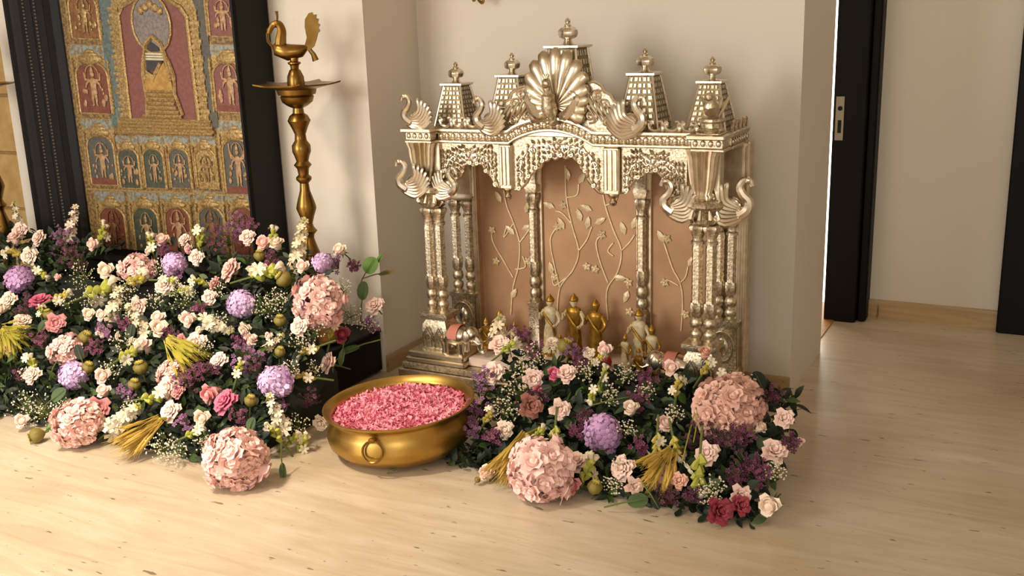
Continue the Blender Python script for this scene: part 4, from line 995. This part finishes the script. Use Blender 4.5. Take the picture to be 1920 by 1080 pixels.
for x, y, d, bk, m, lb in ((37,524,58,'L','hydra_deep','lavender hydrangea farthest to the left in the left flower bank'), (328,497,52,'L','hydra','lavender hydrangea just below the gilded painting'), (453,570,60,'L','hydra','lavender hydrangea with a blush edge in the middle of the left bank'),
                           (140,704,60,'L','hydra','lavender hydrangea directly above the left floor-level pink cluster'), (517,717,72,'L','hydra','large lavender hydrangea at the left bank\'s right side, left of the bowl'), (604,492,42,'L','hydra','small lavender hydrangea at the foot of the brass lamp'), (1130,812,80,'R','hydra_deep','lone lavender hydrangea in the bank before the shrine')):
    hydrangea(x, y, d, bk, m, lb)
for x, y, d, bk, m, lb, n in ((258,506,66,'L','cluster_pink','pink rose cluster just below the painting in the left bank',26), (600,567,104,'L','cluster_pink','big peach-pink rose cluster on the dark plinth\'s right end',36), (125,657,68,'L','cluster_pink','pink rose cluster half hidden above the low left hydrangea',24), (322,700,58,'L','cluster_pink','pink rose cluster under the yellow wheat fan',22),
                           (146,792,98,'L','cluster_pink','pink rose cluster resting on the floor at the far left',36), (441,857,122,'L','cluster_pink','pink rose cluster on the floor nearest the camera',42), (1015,880,124,'R','cluster_pink','pink rose cluster on the floor just right of the brass bowl',42), (1370,770,128,'R','cluster_dusty','dusty pink rose cluster at the shrine\'s right front corner',44)):
    cluster(x, y, d, bk, m, lb, n)

# ---- spikes, buds, wheat, pods
def img_dir(deg, out=.35):
    a = math.radians(deg); v = _r*math.cos(a)+_u*math.sin(a)-_f*out; v.normalize(); return v
_rf = MB()
for k in range(6): petal(_rf, k*PI/3, .5, .08, .95, 0, .35, .25, 0, 2, 3)
_rf.lathe([(.02, -.6), (.14, -.3), (.2, 0), (.02, .1)], n=6)
RUFFLE = {m: mesh_only(_rf, 'floret', m) for m in ('stock_white', 'rose_cream', 'rose_pale', 'white_flor')}
def stock(px, py, length, deg, bank, m='stock_white', wid=20):
    P = on_ramp(px, py, bank, .03, .05); L = px2m(P, length); W = px2m(P, wid)
    d = img_dir(deg, .2); o = rootobj('stock_spike', P)
    q = MB(); q.tube([-d*L*.9, Vector((0, 0, 0)), d*L*.55], [.004, .004, .002], 6); q.build('stem', 'stem', o)
    n = max(10, int(length/4.0))
    side = d.cross(Vector((0, 1, 0.3))).normalized(); s2 = d.cross(side)
    for i in range(n):
        t = i/(n-1); a = i*2.4; w = W*.42*(1-.55*t)
        p = d*(L*(t-.5))+(side*math.cos(a)+s2*math.sin(a))*w*.75
        qd = ((side*math.cos(a)+s2*math.sin(a))+d*(.3+.9*t)).to_track_quat('Z', 'Y').to_euler()
        inst('floret', RUFFLE[m], o, p, qd, W*.52*(1-.45*t))
    q = MB()
    for k in range(6):
        a = k*1.05; q.ball(d*L*(.47+.015*k)+(side*math.cos(a)+s2*math.sin(a))*W*.12, W*.10, 6, 4, sz=1.3)
    q.build('tip_buds', 'bud_green', o, kind='stuff')
    reg(o, 'white stock flower spike', px, py, 'flower spike', 'white stock spikes')
for t in ((135,417,62,72,'L','rose_cream',20),(562,458,92,78,'L','stock_white',26),(257,600,62,118,'L','stock_white',22),(519,775,72,112,'L','white_flor',26),(232,785,76,38,'L','white_flor',32),(32,405,52,100,'L','white_flor',16),(408,612,56,-18,'L','white_flor',24),(935,615,40,85,'R','stock_white',30),(515,640,40,40,'L','stock_white',16),(215,570,60,70,'L','stock_white',26)):
    stock(*t)
def tuberose(px, py, length, deg, bank, m='bud_green', tip='white_flor', noun='yellow-green tuberose bud stem', nb=9):
    P = on_ramp(px, py, bank, .02, .06); L = px2m(P, length)*1.15; d = img_dir(deg, .3); o = rootobj('tuberose', P)
    if P.z < .03: P.z = .03; o.location = P
    side = d.cross(Vector((0, 1, .2))).normalized(); s2 = d.cross(side)
    q = MB(); q.tube([-d*L*1.2, -d*L*.3, d*L*.35], [.004, .0045, .003], 6); q.build('stalk', 'stem', o)
    bm = MB()
    for i in range(nb):
        a = i*2.4; t = -.45+.8*i/(nb-1); w = (side*math.cos(a)+s2*math.sin(a)); p0 = d*L*t; l = L*rf.uniform(.26, .36)
        bm = MB(); bm.tube([p0, p0+d*l*.45+w*l*.30, p0+d*l*.85+w*l*.42, p0+d*l+w*l*.44], [L*.05, L*.08, L*.115, L*.03], 6)
        bm.build('bud', m if i < nb-2 else 'white_flor', o)
    for i in range(2):
        a = i*2.6+px; w = (side*math.cos(a)+s2*math.sin(a)); qd = (d*.6+w-_f*.5).to_track_quat('Z', 'Y').to_euler()
        inst('open_flower', RUFFLE[tip], o, d*L*(.42 if i else -.1)+w*L*.22, qd, L*.22)
    reg(o, noun, px, py, 'tuberose', 'tuberose bud stems')
for t in ((76,512,32,-30,'L'),(285,458,34,95,'L'),(376,448,36,85,'L'),(512,446,34,80,'L'),(497,512,56,15,'L'),(185,545,60,20,'L'),(192,438,34,65,'L'),(376,528,30,160,'L'),(62,682,34,110,'L'),(241,663,44,30,'L'),(115,556,34,20,'L','bud_yellow'),
          (448,694,34,70,'L'),(547,825,34,40,'L'),(568,838,36,60,'L'),(574,706,38,170,'L','bud_yellow'),(580,656,38,200,'L','bud_yellow'),(622,622,30,75,'L','bud_yellow'),(287,745,48,10,'L'),(363,812,36,25,'L'),(77,585,22,90,'L'),(315,525,30,0,'L'),(520,815,40,120,'L'),(30,475,34,160,'L','bud_yellow'),(345,545,28,10,'L'),(255,525,40,20,'L','bud_yellow'),
          (1114,736,34,240,'R'),(1133,703,30,80,'R'),(1270,728,36,85,'R','bud_yellow'),(1325,690,34,60,'R','bud_yellow'),(1350,712,34,80,'R','bud_yellow'),(915,782,30,60,'R','bud_yellow'),(1008,815,36,50,'R'),(1040,820,42,265,'R'),(1103,882,50,70,'R'),(1232,832,40,265,'R','bud_yellow'),(1266,838,40,280,'R','bud_yellow'),(1310,885,64,262,'R'),(955,650,34,40,'R'),(1120,675,30,45,'R','bud_yellow')):
    tuberose(*t)
def wheat(px, py, length, deg, bank, spread=26, n=18, m='wheat_gold', label=''):
    P = on_ramp(px, py, bank, .03, .06); L = px2m(P, length); o = rootobj('wheat_bunch', P)
    o['label'] = label; o['category'] = 'wheat'; o['group'] = 'wheat bunches tucked among the flowers'
    d0 = img_dir(deg, .25)
    for i in range(int(n*1.6)):
        a = deg+rf.uniform(-spread, spread)*1.25; d = img_dir(a, rf.uniform(.1, .9)); l = L*rf.uniform(.7, 1.1)
        side = d.cross(_f).normalized()
        q = MB(); b0 = -d0*L*.35+side*rf.uniform(-.02, .02)
        q.tube([b0, b0+d*l*.45], .0018, 4)
        q.tube([b0+d*l*.40, b0+d*l*.55, b0+d*l*.85, b0+d*l*.95], [.002, .0065, .005, .001], 5)
        for k in range(5):
            s0 = b0+d*l*(.5+.09*k); q.tube([s0, s0+d*l*.30+side*(.010 if k % 2 else -.010)], [.0011, .0004], 3)
        for g in range(2):
            for b_ in range(0, len(q.v)): pass
        q.build('ear', m, o)
    q = MB(); q.tube([-d0*L*.55-Vector((0, -.05, .03)), -d0*L*.35, -d0*L*.2], [.004, .006, .005], 7); q.build('stalks', 'wheat_green', o)
for t in ((20,632,70,-40,'L',40,26,'wheat_green','yellow-green wheat fan at the far left edge of the left bank'), (335,655,92,-38,'L',22,30,'wheat_green','bright yellow wheat bunch above the middle of the left bank'), (272,805,92,216,'L',22,26,'wheat_gold','golden wheat bunch spilling onto the floor left of the nearest pink cluster'),
          (968,845,105,236,'R',14,26,'wheat_gold','golden wheat bunch left of the pink cluster beside the bowl'), (1242,868,84,228,'R',28,24,'wheat_gold','golden wheat fan at the front middle of the right bank')):
    wheat(*t[:4], t[4], t[5], t[6], t[7], t[8])
def pod_mb():
    mb = MB(); mb.lathe([(.12, -1.0), (.3, -.92), (.75, -.5), (.98, 0), (.9, .45), (.5, .78), (.55, .86), (.62, .92), (.1, .98)], n=24, mod=lambda a, z: 1+.05*math.cos(8*a)); return mb
POD = mesh_only(pod_mb(), 'body', 'pod_olive')
_pl = MB(); _pl.tube([(0, 0, -3.2), (0, 0, -1.6), (0, 0, -.9)], [.10, .11, .14], 6); PSTEM = mesh_only(_pl, 'stem', 'stem')
_pc = MB()
for k in range(8): a = k*PI/4; _pc.tube([(0, 0, .95), (.5*math.cos(a), .5*math.sin(a), 1.0)], [.08, .06], 5)
PCROWN = mesh_only(_pc, 'crown', 'bud_yellow')
def pod(px, py, d, bank, ang=90):
    P = on_ramp(px, py, bank, .02, .04); s = px2m(P, d)/2*.88
    if P.z < s*1.2: P = HZ(px, py, s*.98)
    o = rootobj('seed_pod', P, img_dir(ang, .5).to_track_quat('Z', 'Y').to_euler(), s)
    inst('body', POD, o); inst('stem', PSTEM, o); inst('crown', PCROWN, o)
    reg(o, 'olive seed pod', px, py, 'seed pod', 'olive seed pods')
for t in ((69,816,34,'L',200),(160,633,30,'L',60),(252,722,28,'L',80),(525,660,24,'L',80),(525,602,27,'L',90),(91,590,24,'L',100),(264,690,32,'L',100),(470,752,28,'L',80),(533,524,36,'L',140),(165,690,28,'L',70),(487,480,26,'L',90),
          (1115,914,34,'R',80),(1060,650,36,'R',70),(895,900,14,'R',60)):
    pod(*t)

# ---- filler sprigs: plum wax flowers and white baby's breath
def sprig_wax(px, py, d, bank, m, noun):
    P = on_ramp(px, py, bank, .03, .045); S = px2m(P, d)/2; o = rootobj('wax_flower_sprig', P)
    n = int(14+d*.45); st_ = MB(); fl = MB(); base = Vector((0, S*.6+.03, -S*.8-.03))
    for i in range(n):
        v = Vector((rf.gauss(0, .5), rf.gauss(0, .38), rf.gauss(0, .45))); v = v*(S/max(1, v.length)); 
        st_.tube([base*.5, base*.2+v*.6, v], .0011, 3)
        nrm = (FACE+Vector((rf.gauss(0, .5), rf.gauss(0, .5), rf.gauss(0, .5)))).normalized(); Rm = nrm.to_track_quat('Z', 'Y').to_matrix(); r = rf.uniform(.006, .011)
        for k in range(5):
            a = k*2*PI/5; ca, sa = math.cos(a), math.sin(a)
            fl.add([v+Rm @ Vector((x*ca-y*sa, x*sa+y*ca, z))*r for x, y, z in ((.15, 0, 0), (.7, .42, .25), (1.1, 0, .15), (.7, -.42, .25))], [(0, 1, 2), (0, 2, 3)])
        fl.ball(v+nrm*r*.1, r*.32, 5, 3)
    st_.build('stems', 'stem', o, kind='stuff'); fl.build('florets', m, o, smooth=False, kind='stuff')
    reg(o, noun, px, py, 'flower sprig', 'plum and purple wax flower sprigs')
PLM, PUR, DRK = 'wax_plum', 'wax_purple', 'wax_dark'
NM = {PLM: 'plum wax flower sprig', PUR: 'mauve-purple wax flower sprig', DRK: 'dark wine wax flower sprig'}
for t in ((125,470,56,'L',PLM),(140,490,50,'L',DRK),(115,440,40,'L',PUR),(420,445,60,'L',PLM),(440,420,46,'L',PUR),(470,420,40,'L',PLM),(512,485,36,'L',PLM),(626,492,44,'L',PUR),(660,498,30,'L',PLM),(374,575,30,'L',PLM),(195,620,36,'L',PUR),(75,640,40,'L',PLM),(36,700,26,'L',DRK),(237,735,34,'L',PUR),(352,715,54,'L',PLM),
          (375,695,40,'L',PLM),(462,668,64,'L',PUR),(480,690,40,'L',DRK),(450,780,52,'L',PLM),(570,570,22,'L',PLM),(582,745,44,'L',DRK),(320,625,30,'L',PLM),(345,792,34,'L',PUR),(330,510,26,'L',PUR),(110,640,34,'L',DRK),(180,650,36,'L',PLM),(40,590,40,'L',DRK),(230,610,40,'L',PLM),(55,560,30,'L',DRK),(400,690,36,'L',DRK),(530,760,24,'L',PUR),(695,610,34,'L',PUR),(450,640,36,'L',PLM),(305,470,26,'L',PLM),
          (978,628,52,'R',PLM),(1005,655,44,'R',PLM),(1075,655,50,'R',PUR),(1090,680,34,'R',PLM),(903,712,54,'R',PUR),(892,765,60,'R',PUR),(885,800,40,'R',PUR),(925,818,40,'R',PLM),(1210,712,46,'R',PLM),(1195,748,46,'R',PLM),(1198,835,34,'R',PLM),(1095,785,40,'R',DRK),(1310,815,60,'R',DRK),(1350,822,66,'R',DRK),(1390,815,50,'R',PLM),(1400,870,60,'R',DRK),(1420,885,56,'R',PLM),(1380,895,44,'R',DRK),
          (1450,740,36,'R',DRK),(1485,828,36,'R',DRK),(1250,930,44,'R',DRK),(1010,742,36,'R',DRK),(1080,810,30,'R',PLM),(1300,930,36,'R',DRK)):
    sprig_wax(*t, NM[t[4]])
_oc = [(1,0,0),(-1,0,0),(0,1,0),(0,-1,0),(0,0,1),(0,0,-1)]; _of = [(0,2,4),(2,1,4),(1,3,4),(3,0,4),(2,0,5),(1,2,5),(3,1,5),(0,3,5)]
def gyps(px, py, d, bank):
    P = on_ramp(px, py, bank, .03, .05); S = px2m(P, d)/2; o = rootobj('babys_breath', P)
    st_ = MB(); fl = MB(); base = Vector((0, S*.5+.03, -S*.8-.03))
    for i in range(int(26+d*.9)):
        v = Vector((rf.gauss(0, .55), rf.gauss(0, .4), rf.gauss(0, .45))); v = v*(S/max(.9, v.length)); r = rf.uniform(.0024, .0046)
        if i % 2 == 0: st_.tube([base*.4, base*.1+v*.6, v], .0007, 3)
        fl.add([(v.x+x*r, v.y+y*r, v.z+z*r) for x, y, z in _oc], _of)
    st_.build('stems', 'stem', o, kind='stuff'); fl.build('florets', 'white_flor', o, kind='stuff')
    reg(o, 'white baby\'s breath sprig', px, py, 'flower sprig', 'baby\'s breath sprigs')
for t in ((150,515,56,'L'),(170,560,44,'L'),(120,560,40,'L'),(245,575,60,'L'),(235,545,44,'L'),(305,505,44,'L'),(345,560,56,'L'),(330,540,40,'L'),(405,540,44,'L'),(500,575,60,'L'),(520,560,44,'L'),(582,620,54,'L'),(560,640,40,'L'),(650,585,54,'L'),(690,605,44,'L'),(85,765,80,'L'),(45,765,70,'L'),(120,775,54,'L'),(205,690,44,'L'),(245,760,40,'L'),(300,838,60,'L'),(330,845,50,'L'),(555,800,56,'L'),(590,690,34,'L'),(385,825,50,'L'),(55,700,40,'L'),(410,600,36,'L'),(230,640,50,'L'),(640,540,40,'L'),(30,630,34,'L'),(385,650,40,'L'),(545,690,34,'L'),(290,560,40,'L'),
          (1000,665,50,'R'),(970,730,60,'R'),(950,765,54,'R'),(985,690,40,'R'),(1100,695,44,'R'),(1145,740,44,'R'),(1335,915,54,'R'),(1150,905,46,'R'),(1165,870,36,'R'),(1455,885,40,'R'),(1375,715,36,'R'),(1400,718,36,'R'),(1175,700,44,'R'),(1210,735,40,'R'),(1175,805,40,'R'),(1330,930,40,'R'),(1265,775,36,'R')):
    gyps(*t)

# ---- single leaves that show on their own
def leaf_mb(mb, c, d, n, L, W, fold=.25, bend=.2):
    s = d.cross(n).normalized(); n = s.cross(d).normalized(); V = []
    for i, (t, w) in enumerate(((0, .08), (.25, .8), (.5, 1), (.75, .72), (1, .05))):
        ctr = c+d*L*t-n*(bend*L*t*t)
        V += [ctr-s*W*w*.5+n*W*w*fold, ctr, ctr+s*W*w*.5+n*W*w*fold]
    mb.add(V, [(i*3+j, i*3+j+1, i*3+j+4, i*3+j+3) for i in range(4) for j in range(2)])
def round_leaf(px, py, d, bank, m, ang, label, asp=1.0, X=None):
    P = HX(px, py, X) if X is not None else on_ramp(px, py, bank, .02, .05); S = px2m(P, d)/2
    if P.z < .02: P.z = .02
    o = rootobj('round_leaf', P); o['label'] = label; o['category'] = 'leaf'; o['group'] = 'single leaves standing out of the banks'
    u = img_dir(ang, 0.0); nrm = (-_f+Vector((0, 0, .5))).normalized(); s = u.cross(nrm).normalized(); nrm = s.cross(u)
    top = []; 
    for sgn in (1, -1):
        top.append([u*(S*math.cos(2*PI*i/16))+s*(S*asp*math.sin(2*PI*i/16))+nrm*(sgn*.0008-S*.25*(math.cos(2*PI*i/16)**2)) for i in range(16)])
    q = MB(); q.rings(top); q.build('blade', m, o)
    q = MB(); q.tube([-u*S*3.2-nrm*.02, -u*S*1.5, u*S*.8], [.003, .0028, .001], 5); q.build('stem', 'stem', o)
for t in ((694,497,34,'L','leaf_bright',60,'bright green round leaf standing above the plinth\'s right end',.9,-2.50),(724,511,30,'L','pod_olive',10,'olive narrow leaf sticking out beside the wall corner',.3,-2.47),(712,484,18,'L','leaf_bright',60,'tiny green leaf bud above the bright round leaf',.5,-2.48),(680,545,36,'L','leaf_mid',85,'olive-green leaf right of the big peach-pink cluster',.6,-2.5),
          (1423,714,38,'R','leaf_deep',115,'dark green round leaf against the wall at the right end',.78),(1196,938,40,'R','leaf_mid',10,'broad green leaf lying on the floor below the wheat fan',.7),(1230,944,26,'R','leaf_deep',300,'dark narrow leaf on the floor beside the broad green one',.6),(940,860,22,'R','leaf_mid',80,'small green leaf at the left foot of the right bank',.8),(1020,730,30,'R','leaf_deep',20,'dark leaf behind the pale roses of the right bank',.6),(1175,745,40,'R','leaf_deep',10,'dark leaf above the lone hydrangea',.7),
          (245,622,30,'L','leaf_deep',80,'dark leaf left of the white stock spike',.6),(79,612,28,'L','leaf_mid',60,'green leaf below the two rose-pink roses at left',.6),(108,740,34,'L','leaf_mid',40,'green leaf beneath the low left hydrangea',.7),(112,668,32,'L','leaf_deep',60,'black-green leaf over the half-hidden pink cluster',.5),(148,660,30,'L','leaf_deep',110,'black-green leaf above the low left hydrangea',.6),(95,800,26,'L','leaf_bright',40,'lime leaf left of the left floor-level pink cluster',.5),(470,795,26,'L','leaf_mid',70,'green leaf above the nearest pink cluster',.7),(530,885,34,'L','leaf_mid',275,'green leaf tip touching the floor right of the nearest cluster',.4),
          (655,655,40,'L','leaf_mid',200,'green leaf spray hanging over the dark plinth',.35,-2.44),(640,670,34,'L','leaf_mid',260,'green leaf pointing down the plinth\'s dark side',.35,-2.43),(740,880,12,'L','leaf_deep',20,'fallen dark leaf scrap under the brass bowl',.4)):
    round_leaf(*t)
# grass blades
for i, pts in enumerate((((1307,738),(1302,775),(1290,820),(1278,870)), ((1308,750),(1305,800),(1300,830)))):
    P = [on_ramp(x, y, 'R', .03, .07+.01*i) for x, y in pts]; o = rootobj('grass_blade', P[0]); q = MB(); q.tube(bez([p-P[0] for p in P], 5), [.0022]*(5*(len(P)-1))+[.0006], 4); q.build('blade', 'wheat_green', o)
    o['label'] = ('long pale grass blade arching down left of the dusty pink cluster', 'short pale grass blade left of the dusty pink cluster')[i]; o['category'] = 'grass blade'
write_labels()

# ---- greenery: leaf mass and dark foam added underneath to block light
def foam(name, label, x0, x1, y0, y1, zf, zfloor, nx=26, ny=12):
    rg = random.Random(4); mb = MB(); V = []; F = []
    for j in range(ny+1):
        for i in range(nx+1):
            x = x0+(x1-x0)*i/nx; y = y0+(y1-y0)*j/ny; e = min(i, nx-i, 2)/2
            V.append((x, y, max(zfloor+.005, zfloor+(zf(x, y)-zfloor)*(.35+.65*e)+rg.uniform(-.012, .012))))
    n = nx+1
    F = [(j*n+i, j*n+i+1, (j+1)*n+i+1, (j+1)*n+i) for j in range(ny) for i in range(nx)]
    border = [i for i in range(n)]+[j*n+nx for j in range(1, ny+1)]+[ny*n+i for i in range(nx-1, -1, -1)]+[j*n for j in range(ny-1, 0, -1)]
    o = len(V); V += [(V[k][0], V[k][1], zfloor) for k in border]; m_ = len(border)
    F += [(border[(k+1) % m_], border[k], o+k, o+(k+1) % m_) for k in range(m_)]; F.append(tuple(o+k for k in range(m_-1, -1, -1)))
    mb.add(V, F); return tag(mb.build(name, 'foam', smooth=False), label, 'floral foam')
def lz(x, y): return LF[1]+(y-LF[0])*(LBK[1]-LF[1])/(LBK[0]-LF[0])
def rz(x, y): return RF[1]+(y-RF[0])*(RBK[1]-RF[1])/(RBK[0]-RF[0])
foam('floral_foam', 'dark light-blocking foam bed under the left flower bank in front of the plinth', -4.75, -2.46, 2.50, 3.085, lambda x, y: max(.01, lz(x, y)-.075), 0)
foam('floral_foam', 'dark light-blocking foam bed on top of the plinth below the painting', -4.75, -2.86, 3.12, 3.27, lambda x, y: .30, .206, 26, 4)
foam('floral_foam', 'dark light-blocking foam bed under the right flower bank before the shrine', -1.74, -.78, 2.84, 3.325, lambda x, y: max(.01, rz(x, y)-.06), 0, 16, 10)
def greenery(name, label, x0, x1, y0, y1, zf, n, seed, mix):
    rg = random.Random(seed); mbs = {k: MB() for k in mix}; keys = list(mix)
    for i in range(n):
        x = rg.uniform(x0, x1); y = rg.uniform(y0, y1); z = zf(x, y)
        if z is None: continue
        z = z-.045+rg.gauss(0, .02)
        d = (FACE*.5+Vector((rg.gauss(0, .8), rg.gauss(0, .6), rg.gauss(.1, .6)))).normalized(); nr = Vector((rg.gauss(0, .5), -.5+rg.gauss(0, .5), .8)).normalized()
        L = rg.uniform(.028, .065); zz = max(z, .012)
        leaf_mb(mbs[keys[min(len(keys)-1, int(rg.random()**1.6*len(keys)))]], Vector((x, y, zz)), d, nr, L, L*rg.uniform(.3, .55), .15, .15)
    root = tag(bpy.data.objects.new(name, None), label, 'greenery'); COL.objects.link(root); root['kind'] = 'stuff'
    for k, mb in mbs.items():
        mb.v = [(x, y, max(z, .004)) for x, y, z in mb.v]; mb.build('leaves', k, root, kind='stuff')
HOLE = on_ramp(225, 505, 'L')
def lzz(x, y):
    if ((x-HOLE.x)/.30)**2+((y-HOLE.y)/.16)**2 < 1: return None
    if y > 3.08 and x > -2.6+.06: return None
    if x+.35*lz(x, y) > -2.33: return None
    return lz(x, y)
def rzz(x, y):
    cx = -1.27; 
    if y < 2.80+.10*((x-cx)/.55)**2*0: return rz(x, y) if rf.random() < .5 else None
    return rz(x, y)
greenery('greenery', 'dark green leaf mass filling the left flower bank', -4.8, -2.40, 2.46, 3.24, lzz, 5200, 21, ('leaf_deep', 'leaf_dark', 'leaf_dark', 'leaf_mid'))
greenery('greenery', 'dark green leaf mass filling the right flower bank', -1.80, -.70, 2.79, 3.31, rzz, 2300, 22, ('leaf_deep', 'leaf_dark', 'leaf_mid'))
